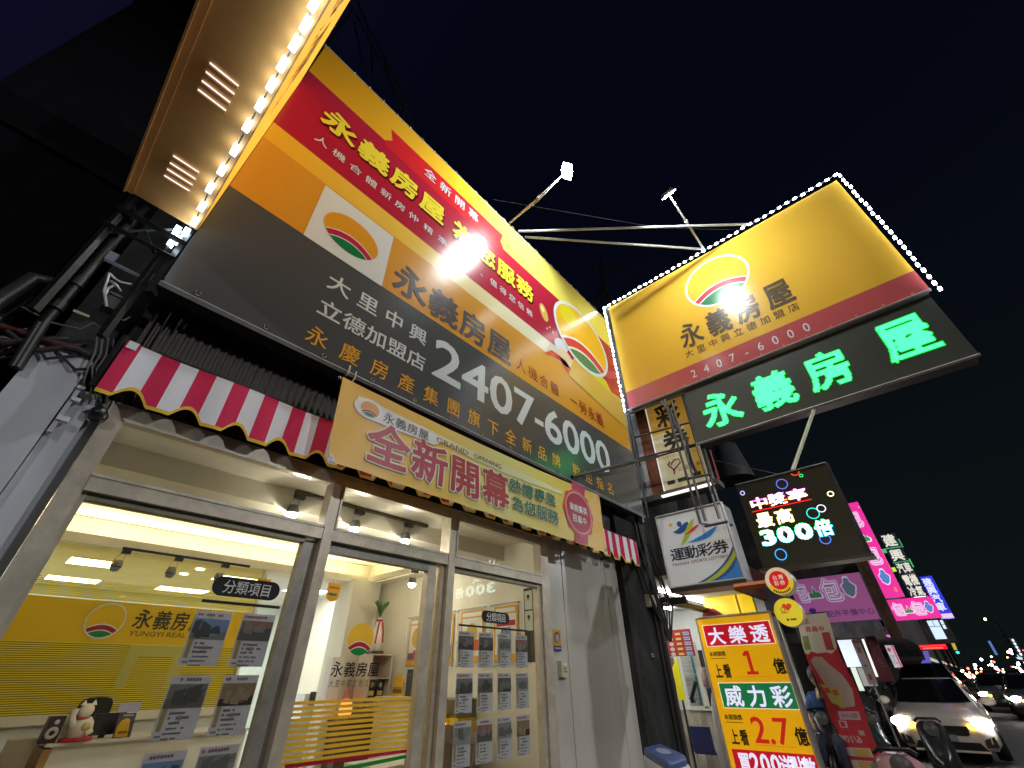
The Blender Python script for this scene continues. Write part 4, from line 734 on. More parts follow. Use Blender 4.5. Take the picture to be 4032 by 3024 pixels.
def round_sign(x, y, z, r, label, fn):
    t = thing('round_sign', label, 'sign', (x, y, z))
    MB().lathe((x, y, z), [(r, .10), (r*1.0, .02), (r*.95, .0)], M('lit', (.55, .5, .35), .15), 28, 0).build('rim', t)
    m = MB(); fn(m, PX(x-.004), y, z, r); m.build('face', t)
    MB().bar((x+.05, y+r, z), (x+.05, y+r+.25, z), .02, M('pla', (.5, .12, .02))).build('arm', t)
def fn1(m, P, y, z, r):
    m.ell(P, y, z, -r*.97, r*.97, M('lit', (.78, .66, .45), .35)).ppoly(P, [(y-r*.96*math.cos(t), z+r*.96*math.sin(t)) for t in [3.5+2.8*i/20 for i in range(21)]], M('lit', (.72, .50, .02), .5), .002)
    m.ell(P, y-.0, z+r*.05, -r*.66, r*.66, M('lit', (.55, .012, .015), .55), .004).cells(P, '台灣', y+r*.38, y-r*.38, z+r*.08, z+r*.42, M('lit', (.7, .55, .45), .5), .006, .03, r*.34).cells(P, '彩券', y+r*.38, y-r*.38, z-r*.32, z+r*.02, M('lit', (.7, .55, .45), .5), .006, .03, r*.34)
    for i in range(9): a = 4.0+1.45*i/8; m.ell(P, y-r*.82*math.cos(a), z+r*.82*math.sin(a), r*.06, r*.09, M('pap', (.10, .07, .01)), .005, 6)
def fn2(m, P, y, z, r):
    m.ell(P, y, z, -r*.97, r*.97, M('lit', (.78, .62, .03), .5))
    hp = [(16*math.sin(t)**3, 13*math.cos(t)-5*math.cos(2*t)-2*math.cos(3*t)-math.cos(4*t)) for t in [6.28319*i/30 for i in range(30)]]
    m.ppoly(P, [(y-r*.05-a*r*.021, z+r*.36+b*r*.019) for a, b in hp], M('lit', (.66, .05, .02), .5), .003).ring(P, y+r*.30, z+r*.20, r*.13, r*.13, r*.05, M('pap', (.5, .25, .05)), .003, 14)
    m.rect(P, y+r*.5, y+r*.0, z-r*.05, z-r*.0, M('pap', (.5, .25, .05)), .003).ell(P, y+r*.18, z-r*.5, r*.09, r*.09, M('pap', (.4, .08, .02)), .003, 12).rect(P, y, y-r*.4, z-r*.56, z-r*.44, M('pap', (.28, .2, .02)), .003)
round_sign(4.0, .788, .585, .099, 'round cream and yellow hanging sign with a red disc reading 台灣彩券', fn1)
round_sign(6.25, 1.25, .583, .150, 'round yellow hanging sign with a red heart', fn2)
MB().box(7.4, 7.45, 1.40, 1.74, .70, 1.03, M('pla', (.10, .10, .14))).build('sign_board', None, (7.4, 1.6, .7), label='plain slate grey board behind the two round signs', category='board')
m = MB().rect(PX(7.0), 2.45, 1.78, .62, .98, M('lit', (.72, .48, .01), .7)).rect(PX(7.0), 2.02, 1.94, .66, .94, M('lit', (.80, .55, .02), .9), .003); m.rect(PX(7.0), 1.995, 1.965, .68, .92, M('pap', (.35, .2, .01)), .005); m.box(7.002, 7.08, 1.78, 2.45, .62, .98, M('pla', (.5, .33, .02)))
m.build('fascia_sign', None, (7, 2.1, .62), label='bright yellow fascia sign glowing under the lottery shop ceiling', category='sign')

# free standing lottery jackpot sign
t = thing('jackpot_sign', 'yellow free-standing jackpot sign reading 大樂透 and 威力彩 in front of the lottery shop', 'sign', (6.3, 1.85, GZ))
MB().box(6.203, 6.42, 1.435, 2.325, GZ+.02, .60, M('met', (.38, .36, .33))).box(6.15, 6.47, 1.40, 2.36, GZ, GZ+.019, DARKM).bar((6.2, 2.322, GZ), (6.2, 2.322, .60), .010, M('met', (.5, .47, .4))).bar((6.2, 1.436, GZ), (6.2, 1.436, .60), .010, M('met', (.5, .47, .4))).bar((6.2, 2.322, .598), (6.2, 1.436, .598), .010, M('met', (.5, .47, .4))).build('cabinet', t)
JY = M('lit', (.84, .42, .004), .52); JR = M('lit', (.55, .008, .02), .55); JG = M('lit', (.01, .19, .06), .55); JW = M('lit', (.74, .74, .95), .8); JN = M('lit', (.62, .02, .01), .5); JD = M('pap', (.05, .03, .005)); JC = M('lit', (.9, .78, .5), .6)
P = PX(6.2); m = MB().rect(P, 2.316, 1.442, GZ+.03, .592, JY)
m.rect(P, 2.262, 1.468, .282, .517, JC, .002).rect(P, 2.252, 1.478, .290, .509, JR, .004).cells(P, '大樂透', 2.208, 1.522, .305, .480, JW, .006, .04, .19)
m.rect(P, 2.238, 1.440, -.318, -.077, JC, .002).rect(P, 2.228, 1.450, -.310, -.085, JG, .004).cells(P, '威力彩', 2.185, 1.49, -.295, -.11, JW, .006, .04, .19)
m.rect(P, 2.26, 1.45, GZ+.06, -.675, JR, .004).cells(P, '買200送點數', 2.21, 1.47, -.86, -.70, JW, .006, .05, .115)
for zo in (0, -.605):
    m.cells(P, '本期頭獎', 2.255, 2.06, .185+zo, .232+zo, JD, .003, .045, .046).rect(P, 2.25, 2.06, .158+zo, .164+zo, JD, .003).cells(P, '上看', 2.235, 2.05, -.03+zo, .10+zo, JD, .003, .055, .082).cells(P, '億', 1.57, 1.45, -.0+zo, .142+zo, JD, .003, .05, .115)
    m.rect(P, 2.0, 1.60, -.025+zo, -.020+zo, M('lit', (.6, .28, .004), .4), .002)
m.ppoly(P, [(1.868, .175), (1.868, .195), (1.835, .225), (1.790, .225), (1.790, .026), (1.748, .026), (1.748, -.004), (1.872, -.004), (1.872, .026), (1.828, .026), (1.828, .178)], JN, .004); m.fit(P, '2.7', 1.985, 1.605, -.615, -.385, JN, .004, .025)
m.build('face', t)

# feather flag in front
def PF(a, b, h=0): return (6.9-h+.04*math.sin(b*5+a*3)+.02*math.sin(a*14), a+.012*math.sin(b*9), b)
t = thing('feather_flag', 'leaning red and cream promotional flag seen from its back, beside the jackpot sign', 'flag', (6.9, 1.34, GZ))
FR = M('fab', (.52, .03, .04)); FC = M('fab', (.64, .57, .46)); PFl = PY(0); F0 = lambda a, b, h=0: (a, -h, b)
m = MB().rect(F0, 1.335, .985, -.95, .60, FR).ppoly(F0, [(1.335, .20), (1.30, .185), (1.26, .215), (1.2, .19), (1.12, .20), (1.06, .185), (1.0, .23), (.985, .26), (.985, .605), (1.335, .595)], FC, .002)
m.cells(F0, '上', 1.25, 1.20, .50, .565, FR, .004, .03, .06).cells(F0, '商員中', 1.26, 1.06, .41, .47, FR, .004, .02, .062)
m.rect(F0, 1.32, 1.25, .23, .375, M('fab', (.22, .25, .06)), .004).rect(F0, 1.10, 1.02, .22, .40, M('fab', (.45, .06, .05)), .004)
m.ppoly(F0, [(1.30, .12), (1.25, .16), (1.17, .155), (1.13, .08), (1.06, -.02), (1.03, -.16), (1.06, -.31), (1.2, -.33), (1.25, -.2), (1.28, -.05)], M('fab', (.50, .36, .29)), .002)
m.ppoly(F0, [(1.315, -.10), (1.145, -.16), (1.155, -.335), (1.27, -.28)], M('fab', (.55, .45, .10)), .004).rect(F0, 1.29, 1.24, -.19, -.14, M('fab', (.5, .15, .03)), .006).rect(F0, 1.22, 1.17, -.21, -.16, M('fab', (.5, .15, .03)), .006)
m.rect(F0, 1.235, 1.04, -.43, -.355, M('fab', (.55, .36, .38)), .002).fit(F0, '@Line', 1.06, 1.205, -.415, -.37, M('fab', (.35, .06, .08)), .004, .01).rect(F0, 1.255, 1.18, -.50, -.44, M('fab', (.55, .36, .38)), .002).rect(F0, 1.24, 1.20, -.49, -.45, FR, .004)
m.fit(F0, '6/10', 1.10, 1.25, -.625, -.565, M('fab', (.6, .45, .43)), .003, .02).rect(F0, 1.10, 1.05, -.56, -.52, M('fab', (.5, .3, .3)), .003)
for zo in (0, -.10): m.rect(F0, 1.285, 1.06, -.735+zo, -.665+zo, M('fab', (.58, .50, .42)), .002).rect(F0, 1.215, 1.075, -.73+zo, -.67+zo, M('fab', (.55, .33, .08)), .004)
drape(m, lambda p: PF(p[0], p[2], -p[1]), .05).build('cloth', t)
MB().tube([(6.93, 1.35, GZ), (6.93, 1.35, .62)], .010, DARKM, 6).tube([(6.93, 1.35, .60), (6.93, .98, .615)], .007, DARKM, 6).build('pole', t)
MB().box(6.75, 7.1, 1.22, 1.48, GZ, GZ+.07, M('pla', (.08, .08, .09))).build('base', t)

# under the arcade
t = thing('price_board', 'dark red prize board hanging in the lottery shop arcade', 'board', (7, 2.93, .23)); P = PX(6.995)
m = MB().box(7, 7.02, 2.748, 3.125, .225, .555, M('pap', (.26, .01, .015))); rr = random.Random(31)
for r in range(5):
    z = .50-r*.062; m.ell(P, 3.06, z, .035, .024, M('pap', (.5, .38, .3)), .002, 12); m.rect(P, 2.98, 2.90, z-.014, z+.014, M('pap', (.55, .36, .05)), .002); m.rect(P, 2.86, 2.77, z-.02, z+.02, M('pap', (.35, .45, .6)), .002)
    for k in range(4): m.rect(P, 2.855-k*.021, 2.84-k*.021, z-.013, z+.013, M('pap', (.10, .12, .22)), .004)
m.build('face', t)
t = thing('lottery_stand', 'narrow yellow stand with small print beside the grey downpipe', 'stand', (6.5, 2.86, GZ)); MB().slab(PX(6.5), [(2.90, -.25), (2.80, -.27), (2.80, .20), (2.90, .07)], 0, .02, M('lit', (.68, .62, .02), .25)).build('board', t); MB().slab(PX(6.51), [(2.92, .06), (2.86, .05), (2.86, .2), (2.92, .2)], 0, .02, M('pla', (.2, .15, .1))).box(6.5, 6.52, 2.84, 2.86, GZ, -.25, DARKM).build('post', t)
MB().box(6.3, 6.35, 2.62, 2.66, -.28, -.24, BLK).tube([(6.3, 2.65, -.25), (6.35, 2.56, -.07)], .022, BLK, 8).build('scanner_arm', None, (6.3, 2.65, -.3), label='black tilted arm in front of the narrow yellow stand', category='arm')
t = thing('plastic_chair', 'dark blue plastic chair in the lottery shop arcade', 'chair', (6.85, 2.85, GZ)); NB = M('pla', (.02, .025, .10))
MB().box(6.8, 6.83, 2.70, 2.96, -.80, -.545, NB).build('backrest', t); MB().box(6.83, 7.15, 2.70, 2.96, -.82, -.80, NB).build('seat', t)
for x in (6.82, 7.12):
    for y in (2.72, 2.94): MB().bar((x, y, GZ), (x, y, -.82), .008, STEEL).build('leg', t)
t = thing('white_bag', 'pale plastic bag hanging at the edge of the jackpot sign', 'bag', (6.35, 2.42, -.6)); m = MB(); m.lathe((6.4, 2.40, -.6), [(.03, -.3), (.09, -.28), (.11, -.1), (.08, .1), (.05, .3), (.02, .42)], M('pla', (.5, .48, .46)), 12); m.build('sack', t); MB().lathe((6.4, 2.44, -.02), [(.0, -.12), (.05, -.1), (.055, .0), (.03, .1)], M('pla', (.45, .3, .3)), 10).build('sack', t)
m = MB().slab(PX(6.6), [(2.38, .62), (2.02, .60), (2.2, .74), (2.34, .73)], 0, .01, M('fab', (.42, .06, .05))); m.build('pennant', None, (6.6, 2.2, .6), label='red cloth pennant above the jackpot sign', category='pennant')

# ------------------------------------------------------------------ shops further along the street
PKB = M('lit', (.36, .10, .30), .34); PKH = M('lit', (.78, .03, .32), .85); PW_ = M('lit', (.85, .62, .85), .9); PWd = M('lit', (.52, .42, .62), .45); PM = M('lit', (.62, .10, .34), .6); PMd = M('lit', (.30, .10, .24), .2); GR = M('lit', (.05, .36, .10), .6); GRd = M('lit', (.04, .20, .09), .25); BL = M('lit', (.08, .22, .55), .8); BLd = M('lit', (.13, .20, .30), .2)
def bao(m, P, ch, a0, a1, b0, b1, w_, d, h):
    m.cells(P, ch, a0, a1, b0, b1, w_, h, .19, abs(a1-a0)).cells(P, ch, a0, a1, b0, b1, d, h+.002, .095, abs(a1-a0)).cells(P, ch, a0, a1, b0, b1, w_, h+.004, .015, abs(a1-a0))
def hill(m, P, a0, a1, b0, b1, w_, d, h):
    q = [(0, 0), (.0, .4), (.16, .52), (.32, .35), (.48, 1.), (.66, .45), (.78, .55), (1, .3), (.95, .0)]; X = lambda t, k: (a0+(a1-a0)*(.5+(t-.5)*k))
    m.ppoly(P, [(X(a, 1.15), b0+(b1-b0)*(b*1.12-.09)) for a, b in q], w_, h).ppoly(P, [(X(a, .9), b0+(b1-b0)*b*.9) for a, b in q], d, h+.002)
def splash(m, P, ca, cb, ra, rb, w_, d, h):
    q = [(math.cos(t)*(1+.12*math.sin(5*t+.6)+(.35 if 1.2 < t < 1.9 else 0)), math.sin(t)*(1+.10*math.cos(4*t)+(.3 if 1.0 < t < 2.1 else 0))) for t in [6.28319*i/40 for i in range(40)]]
    m.ppoly(P, [(ca+ra*x*1.12, cb+rb*y*1.12) for x, y in q], w_, h).ppoly(P, [(ca+ra*x*.94, cb+rb*y*.94) for x, y in q], d, h+.002)
t = thing('shop_sign', 'dim purple shop sign board with a grey lower apron behind the round signs', 'sign', (7.85, .9, .38))
MB().box(7.805, 7.95, .535, 1.42, .56, 1.125, M('met', (.2, .15, .2))).build('cabinet', t); P = PX(7.8)
m = MB().rect(P, 1.42, .535, .56, 1.125, PKB); bao(m, P, '包', 1.36, 1.23, .84, 1.065, PWd, PMd, .002); hill(m, P, 1.225, 1.06, .87, 1.03, PWd, GRd, .008); bao(m, P, '包', .985, .835, .82, 1.06, PWd, PMd, .002) if False else None
bao(m, P, '包', 1.045, .835, .82, 1.075, PWd, PMd, .010); splash(m, P, .725, .945, -.075, .10, PWd, BLd, .002)
m.cells(P, '配件平價中心', 1.10, .56, .625, .70, M('lit', (.06, .04, .16), .2), .002, .02, .08).ell(P, 1.25, .72, .045, .03, M('lit', (.03, .02, .2), .3), .002); m.build('face', t)
MB().box(7.79, 7.96, .56, 1.42, .385, .555, M('ver', (.20, .20, .24))).build('apron', t)
MB().box(8.0, 8.12, .40, .53, .35, 1.35, M('ver', (.13, .075, .06))).build('wall_pier', None, (8, .46, GZ), label='brown pier between the dim purple board and the bright pink sign', category='pier')
t = thing('corner_shop', 'dark shop building further along with a lit ground floor under the purple board', 'building', (8, 2, GZ))
MB().box(8.2, 18, .55, 9, .5, 2.2, M('ver', (.06, .055, .055))).box(8.2, 18, 2.6, 9, GZ, .5, M('ver', (.1, .1, .1))).build('wall', t)
MB().rect(PX(8.15), 1.15, .97, .06, .37, M('lit', (.70, .78, .88), 1.0)).rect(PX(8.15), 1.05, .90, -.15, .05, M('lit', (.45, .45, .43), .5)).rect(PX(8.14), 1.12, 1.06, -.20, .055, M('lit', (.75, .85, .75), .8)).build('lit_window', t)
MB().box(8.0, 8.03, .69, .80, -.10, .41, M('pap', (.11, .02, .03))).box(8.01, 8.04, .80, .90, -.10, .20, M('pap', (.10, .02, .03))).build('door_panel', t)
P = PX(7.995); m = MB(); cD = M('pap', (.2, .10, .11))
for z in (.30, .10): m.cells(P, '包', .775, .715, z-.05, z+.06, cD, .003, .0, .06)
m.ring(P, .745, .2, .022, .035, .004, cD, .003, 10).build('door_pattern', t)
t = thing('vertical_banner', 'narrow whitish banner with three red marks left of the maroon door panel', 'banner', (7.9, .92, GZ)); m = MB().slab(PX(7.9), [(.955, .355), (.865, .355), (.862, -.13), (.957, -.13)], 0, .01, M('pap', (.34, .32, .31))); RM = M('pap', (.35, .05, .03))
for z in (.24, .09, -.05): m.rect(PX(7.9), .925, .895, z-.03, z+.03*(1 if z != .09 else -.3), RM, .012)
m.rect(PX(7.9), .955, .865, .32, .34, RM, .012).build('cloth', t); MB().bar((7.92, .91, GZ), (7.92, .91, .355), .008, STEEL).build('pole', t)
MB().bar((7.95, .845, -.05), (7.95, .83, .36), .010, M('led', (1, .95, .85), .9)).build('tube_lamp', None, (7.95, .84, 0), label='slim bright tube lamp between whitish banner and maroon door panel', category='lamp')

t = thing('pink_sign', 'tall narrow bright pink sign climbing above the dark LED display', 'sign', (9.05, .34, .91)); MB().box(9.005, 9.12, .21, .485, .91, 2.34, M('pla', (.3, .02, .15))).build('cabinet', t)
P = PX(9.0); m = MB().rect(P, .485, .21, .91, 2.34, PKH); bao(m, P, '包', .44, .28, 1.96, 2.20, PW_, PM, .002); hill(m, P, .44, .275, 1.72, 1.88, PW_, GR, .002); bao(m, P, '包', .43, .27, 1.385, 1.63, PW_, PM, .002); splash(m, P, .335, 1.18, -.06, .085, PW_, BL, .002); m.ell(P, .275, 1.01, .018, .035, M('lit', (.85, .2, .15), .8), .002, 14).ell(P, .23, 2.25, .008, .01, PW_, .002, 10); m.build('face', t)
t = thing('pink_sign', 'small landscape bright pink sign just below the tall pink sign', 'sign', (9.55, .2, .645)); MB().box(9.505, 9.6, -.085, .49, .645, .932, M('pla', (.3, .02, .15))).build('cabinet', t)
P = PX(9.5); m = MB().rect(P, .49, -.085, .645, .932, PKH); bao(m, P, '包', .44, .31, .715, .87, PW_, PM, .002); hill(m, P, .315, .20, .735, .84, PW_, GR, .007); bao(m, P, '包', .205, .07, .705, .865, PW_, PM, .012); splash(m, P, .01, .785, -.045, .06, PW_, BL, .002); m.build('face', t)
t = thing('column_sign', 'stacked black signs with pale characters reading 建興汽車電機冷氣', 'sign', (12, .08, 1.19)); P = PX(12); m = MB(); m2 = MB(); PC = M('lit', (.72, .70, .60), .85); BB_ = M('lit', (.02, .022, .035), .5)
for s, z0, z1, sh in (('建', 2.13, 2.36, 0), ('興', 1.85, 2.06, .0), ('汽車', 1.62, 1.80, 0), ('電機', 1.39, 1.58, 0), ('冷氣', 1.20, 1.37, 0)):
    m.box(12.004, 12.1, -.06, .20, z0-.015, z1+.015, BLK); m2.rect(P, .20, -.06, z0-.015, z1+.015, BB_); n_ = len(s); m2.cells(P, s, .18, -.04, z0, z1, PC, .004, .05, .20 if n_ == 1 else .105)
m2.rect(P, .15, -.03, 1.178, 1.186, M('led', (1, 1, 1), 2), .004).rect(P, -.065, -.085, 2.08, 2.25, M('led', (.02, .35, .10), 1)).rect(P, .22, -.05, 2.085, 2.105, M('led', (.05, .4, .15), .8), .003).rect(P, -.065, -.085, 1.70, 1.86, M('led', (.05, .5, .1), 1)).rect(P, .28, .21, 2.02, 2.10, M('led', (.08, .5, .15), .8)).rect(P, .27, .21, 1.66, 1.74, M('led', (.5, .8, .05), .9)).rect(P, .2, -.06, 1.812, 1.83, M('led', (.04, .35, .15), .8), .003)
m.build('cabinet', t); m2.build('face', t)
t = thing('blue_sign', 'upright blue sign with white characters reading 建興汽車', 'sign', (14, -.2, .92)); MB().box(14.004, 14.1, -.315, -.095, .92, 1.77, M('pla', (.02, .02, .2))).build('cabinet', t)
P = PX(14); m = MB().rect(P, -.095, -.315, .92, 1.77, M('lit', (.03, .04, .62), .9)); VW = M('lit', (.66, .70, .95), 1.0)
for i, ch in enumerate('建興汽車'): m.cells(P, ch, -.11, -.275, 1.57-i*.165, 1.73-i*.165, VW, .004, .05, .155)
m.rect(P, -.10, -.31, .93, 1.02, M('lit', (.75, .55, .75), .9), .004).build('face', t)
m = MB(); P = PX(14); m.rect(P, .17, -.02, .56, .91, M('lit', (.62, .78, .92), .95)).rect(P, .17, -.02, .79, .80, M('pla', (.1, .1, .12)), .004).rect(P, .08, .07, .80, .91, M('pla', (.1, .1, .12)), .004).rect(P, -.05, -.10, .74, .905, M('lit', (.7, .82, .95), .9)).rect(P, -.05, -.10, .82, .83, M('pla', (.1, .1, .12)), .004)
m.box(14.01, 14.1, -.16, .3, .48, .92, M('ver', (.1, .09, .09))); m.build('window_wall', None, (14, .05, .5), label='pale blue lit window panels under the pink and blue signs', category='window')
t = thing('led_ticker', 'bright red LED ticker over a shop front beyond the car', 'LED sign', (13, .25, .35)); m = MB().rect(PX(13), .47, .05, .352, .436, M('led', (1, .004, .02), .9)); m2 = MB()
for i in range(8): m.rect(PX(13), .42-i*.04, .395-i*.04, .365, .385, M('led', (1, .25, .12), 1.3), .004)
m.rect(PX(13), .46, .06, .41, .418, M('led', (1, .1, .1), 1.4), .004).build('face', t); MB().box(13.005, 13.1, .04, .48, .345, .443, BLK).build('cabinet', t)
MB().slab(PX(16), [(-.04, .405), (-.10, .41), (-.115, .555), (-.05, .55)], 0, -.05, M('lit', (.55, .50, .05), .7)).build('small_sign', None, (16, -.07, .4), label='small yellow sign beyond the red LED ticker', category='sign')
m = MB().lathe((18, -.09, .40), [(0, -.03), (.03, -.02), (.035, .02), (0, .03)], M('led', (.02, .9, .55), 2.2), 10); m.build('signal_lamp', None, (18, -.09, .4), label='glowing green signal lamp above the distant traffic', category='traffic light')
MB().slab(PX(12.5), [(.44, .32), (.355, .32), (.39, .13), (.55, .125), (.5, .17), (.45, .18)], 0, -.05, M('lit', (.13, .11, .55), .6)).build('shop_sign', None, (12.5, .45, .12), label='angular violet blue sign under the red LED ticker', category='sign')
m = MB().slab(PX(10), [(.79, .353), (.68, .35), (.682, .06), (.784, .05)], 0, -.04, M('lit', (.62, .6, .66), .55)); m.rect(PX(10), .708, .684, .06, .35, M('lit', (.7, .10, .22), .6), .003).ell(PX(10), .755, .29, .022, .028, M('lit', (.6, .05, .15), .5), .003, 14).fit(PX(10), 'DC', .775, .72, .10, .22, M('lit', (.35, .33, .42), .3), .003, .0)
m.build('light_box_sign', None, (10, .73, .05), label='white and pink upright sign lettered DC beside the maroon door panel', category='sign')
MB().slab(PX(9), [(.66, .445), (.54, .44), (.545, .395), (.63, .42)], 0, -.03, M('lit', (.75, .18, .6), .8)).build('small_sign', None, (9, .6, .4), label='small slanted magenta sign under the brown pier', category='sign')
rr = random.Random(44)
for i, (x, y0, y1, z) in enumerate(((18, .6, 9, 2.0), (27, .5, 9, 2.6), (38, .4, 9, 3.2), (55, .3, 12, 3.4), (80, 0, 14, 4))):
    t = thing('row_building', 'unlit dark street building number far along the right pavement'.replace(' number', '') + ', %s from the purple board' % ['first', 'second', 'third', 'fourth', 'fifth'][i], 'building', (x, y0, GZ), 'dark buildings along the pavement')
    MB().box(x+.4, x+[9, 10.6, 16.4, 24.4, 60][i], y0, y1, .35, z, M('ver', (.05, .048, .047))).box(x+.4, x+[9, 10.6, 16.4, 24.4, 60][i], y0+2, y1, GZ, .35, M('ver', (.06, .06, .06))).build('wall', t)
    m = MB()
    for k in range(4): a = x+.8+k*2.0; m.box(a, a+1.2, y0-.02, y0, .0+.25, .345, M('led', rr.choice([(1, .8, .5), (.7, .8, 1), (1, .2, .2), (.4, .9, .6)]), .5))
    m.build('lit_fascia', t)
for i, (x, z) in enumerate(((20, 1.6), (34, 2.4), (52, 2.0))):
    MB().box(x, x+[13, 17, 60][i], -22, -15.5, GZ, z, M('ver', (.05, .05, .05))).build('row_building', None, (x, -18, GZ), label='dark building across the road, %s along the far side' % ['first', 'second', 'third'][i], category='building', group='dark buildings across the road')
# dark neighbour on the left with faint windows
t = thing('apartment_block', 'plain dark apartment block with faint ledges behind the tan sign box', 'building', (-1.4, 4.6, GZ)); MB().box(-1.95, -.80, 4.5, 9, GZ, 11.5, M('ver', (.006, .005, .008))).build('wall', t); MB().box(-3.2, -1.951, 4.8, 9, GZ, 3.9, M('ver', (.008, .004, .004))).build('side_wing', t)
MB().box(-1.96, -.80, 4.44, 4.499, 4.1, 4.2, M('ver', (.012, .011, .012))).build('ledge', t); MB().box(-1.96, -.80, 4.44, 4.499, 7.0, 7.1, M('ver', (.012, .011, .012))).build('ledge', t)

# ------------------------------------------------------------------ vehicles
def loft(m, secs, mat, close=True):
    n = len(secs[0]); vs = [p for s in secs for p in s]
    m.add(vs, [(i*n+j, i*n+(j+1) % n, (i+1)*n+(j+1) % n, (i+1)*n+j) for i in range(len(secs)-1) for j in range(n)], mat, True)
    if close: m.poly(secs[0], mat); m.poly(secs[-1], mat)
def make_car(label, base, paint, on=True, hs=1):
    """sedan facing -x, metres scaled to units; base is the ground point under the middle of the front bumper"""
    t = thing('parked_car' if False else 'car', label, 'car', base, 'cars on the road'); k = 1/S; bx, by, bz = base
    V = lambda x, y, z: (bx+x*k, by+y*k, bz+z*k*hs)
    def ringp(x, hw, z0, z1, bulge=.06, hd=.05):
        return [V(x, s*a, z) for s, a, z in ((-1, hw-.08, z0), (-1, hw, z0+.10), (-1, hw+bulge*.3, (z0+z1)/2), (-1, hw-.02, z1-.08), (-1, hw-.16, z1-.015), (-1, .35, z1+hd*.4), (1, .35, z1+hd*.4), (1, hw-.16, z1-.015), (1, hw-.02, z1-.08), (1, hw+bulge*.3, (z0+z1)/2), (1, hw, z0+.10), (1, hw-.08, z0))]
    m = MB(); loft(m, [ringp(x, h, a, b) for x, h, a, b in ((.0, .60, .34, .60), (.04, .72, .24, .70), (.18, .82, .20, .77), (.5, .86, .20, .86), (1.15, .88, .20, .97), (1.5, .89, .20, 1.0), (3.0, .89, .20, 1.02), (3.7, .88, .22, 1.03), (4.3, .84, .26, 1.0), (4.5, .70, .36, .9))], paint); m.build('body', t)
    def cab(x, w0, z, w1=None): return V(x, w0, z)
    sec = lambda x, hw, z0, z1, hr: [V(x, -hw, z0), V(x, -hr, z1-.05), V(x, -hr+.12, z1), V(x, hr-.12, z1), V(x, hr, z1-.05), V(x, hw, z0)]
    m = MB(); loft(m, [sec(1.10, .78, .92, .96, .74), sec(1.35, .79, .94, 1.12, .72), sec(1.95, .79, .95, 1.43, .60), sec(2.6, .79, .95, 1.47, .60), sec(3.3, .78, .95, 1.42, .58), sec(3.9, .74, .95, 1.08, .66)], paint); m.build('roof', t)
    gl = M('car', (.003, .0035, .004)); m = MB().poly([V(1.09, -.70, 1.005), V(1.09, .70, 1.005), V(1.89, .56, 1.445), V(1.89, -.56, 1.445)], gl); m.build('windshield', t)
    for s in (-1, 1): MB().poly([V(1.55, s*.795, 1.0), V(2.95, s*.795, 1.0), V(2.9, s*.635, 1.38), V(2.0, s*.635, 1.38)], gl).build('side_window', t)
    m = MB().poly([V(-.02, -.40, .46), V(-.02, .40, .46), V(-.012, .46, .62), V(-.012, -.46, .62)], M('pla', (.012, .012, .012)))
    for s in (.50, .55, .615): m.bar(V(-.028, -.44, s), V(-.028, .44, s), .004, M('chrome', (.6, .6, .6)))
    m.build('grille', t)
    MB().poly([V(-.03, -.60, .22), V(-.03, .60, .22), V(-.03, .52, .35), V(-.03, -.52, .35)], M('pla', (.015, .015, .015))).box(bx-.03*k, bx+.05*k, by-.62*k, by+.62*k, bz+.18*k, bz+.215*k, paint).build('lower_grille', t)
    MB().box(bx-.03*k, bx-.012*k, by-.19*k, by+.19*k, bz+.36*k, bz+.47*k, M('pap', (.35, .35, .34))).build('license_plate', t)
    for s in (-1, 1):
        h = MB(); h.lathe(V(.12, s*.70, .67), [(.001, -.08), (.08, -.065), (.115, -.02), (.11, .04)], M('led', (1, .93, .80), 30 if on else .05), 14, 0, (1.15, .62)); h.build('headlight', t)
        MB().lathe(V(.04, s*.50, .615), [(.001, -.06), (.05, -.05), (.055, .02)], M('led', (1, .50, .04), 5 if on else 1), 10, 0, (1, .7)).build('turn_signal', t)
        MB().lathe(V(1.32, s*1.0, 1.02), [(.001, -.06), (.06, -.05), (.085, .0), (.07, .05), (0, .07)], paint, 12, 0, (1.2, .8)).build('side_mirror', t)
        MB().poly([V(-.01, s*.60, .27), V(.09, s*.80, .28), V(.07, s*.79, .46), V(-.015, s*.62, .40)], M('pla', (.05, .04, .03))).build('fog_lamp_recess', t)
        for x in (.85, 3.55):
            wv = MB(); wv.lathe(V(x, s*.80, .31), [(.20, -.10), (.30, -.10), (.315, 0), (.30, .10), (.20, .10)], M('pla', (.01, .01, .01)), 22, 1) if False else None
            wv.lathe(V(x, s*.80, .31), [(.14, -.085), (.215, -.08), (.225, 0), (.215, .08), (.14, .085)], M('pla', (.012, .012, .012)), 22, 1); wo = wv.build('wheel', t)
            MB().lathe(V(x, s*.89, .31), [(.02, .0), (.13, .004), (.145, -.01)], M('chrome', (.4, .4, .4)), 12, 1).build('rim', wo)
    return t
WHP = M('car', (.82, .74, .63))
make_car('beige white sedan with glaring headlights and amber lamps facing the camera', (10.9, .60, GZ-.1+.02), WHP)
make_car('tall dark car standing behind the beige white sedan', (14.4, .70, GZ-.1+.02), M('car', (.03, .03, .035)), False, 1.25)
for i, (x, y, lb) in enumerate(((24, -.72, 'first oncoming car with white headlights in the distant traffic'), (30, -1.75, 'second oncoming car with white headlights in the distant traffic'), (33, -.9, 'third oncoming car with white headlights in the distant traffic'), (44, -1.2, 'farthest oncoming car with white headlights in the distant traffic'), (20, -1.30, 'oncoming car cut by the right edge of the picture'))):
    make_car(lb, (x, y, GZ-.1+.02), M('car', (.08, .08, .09)))
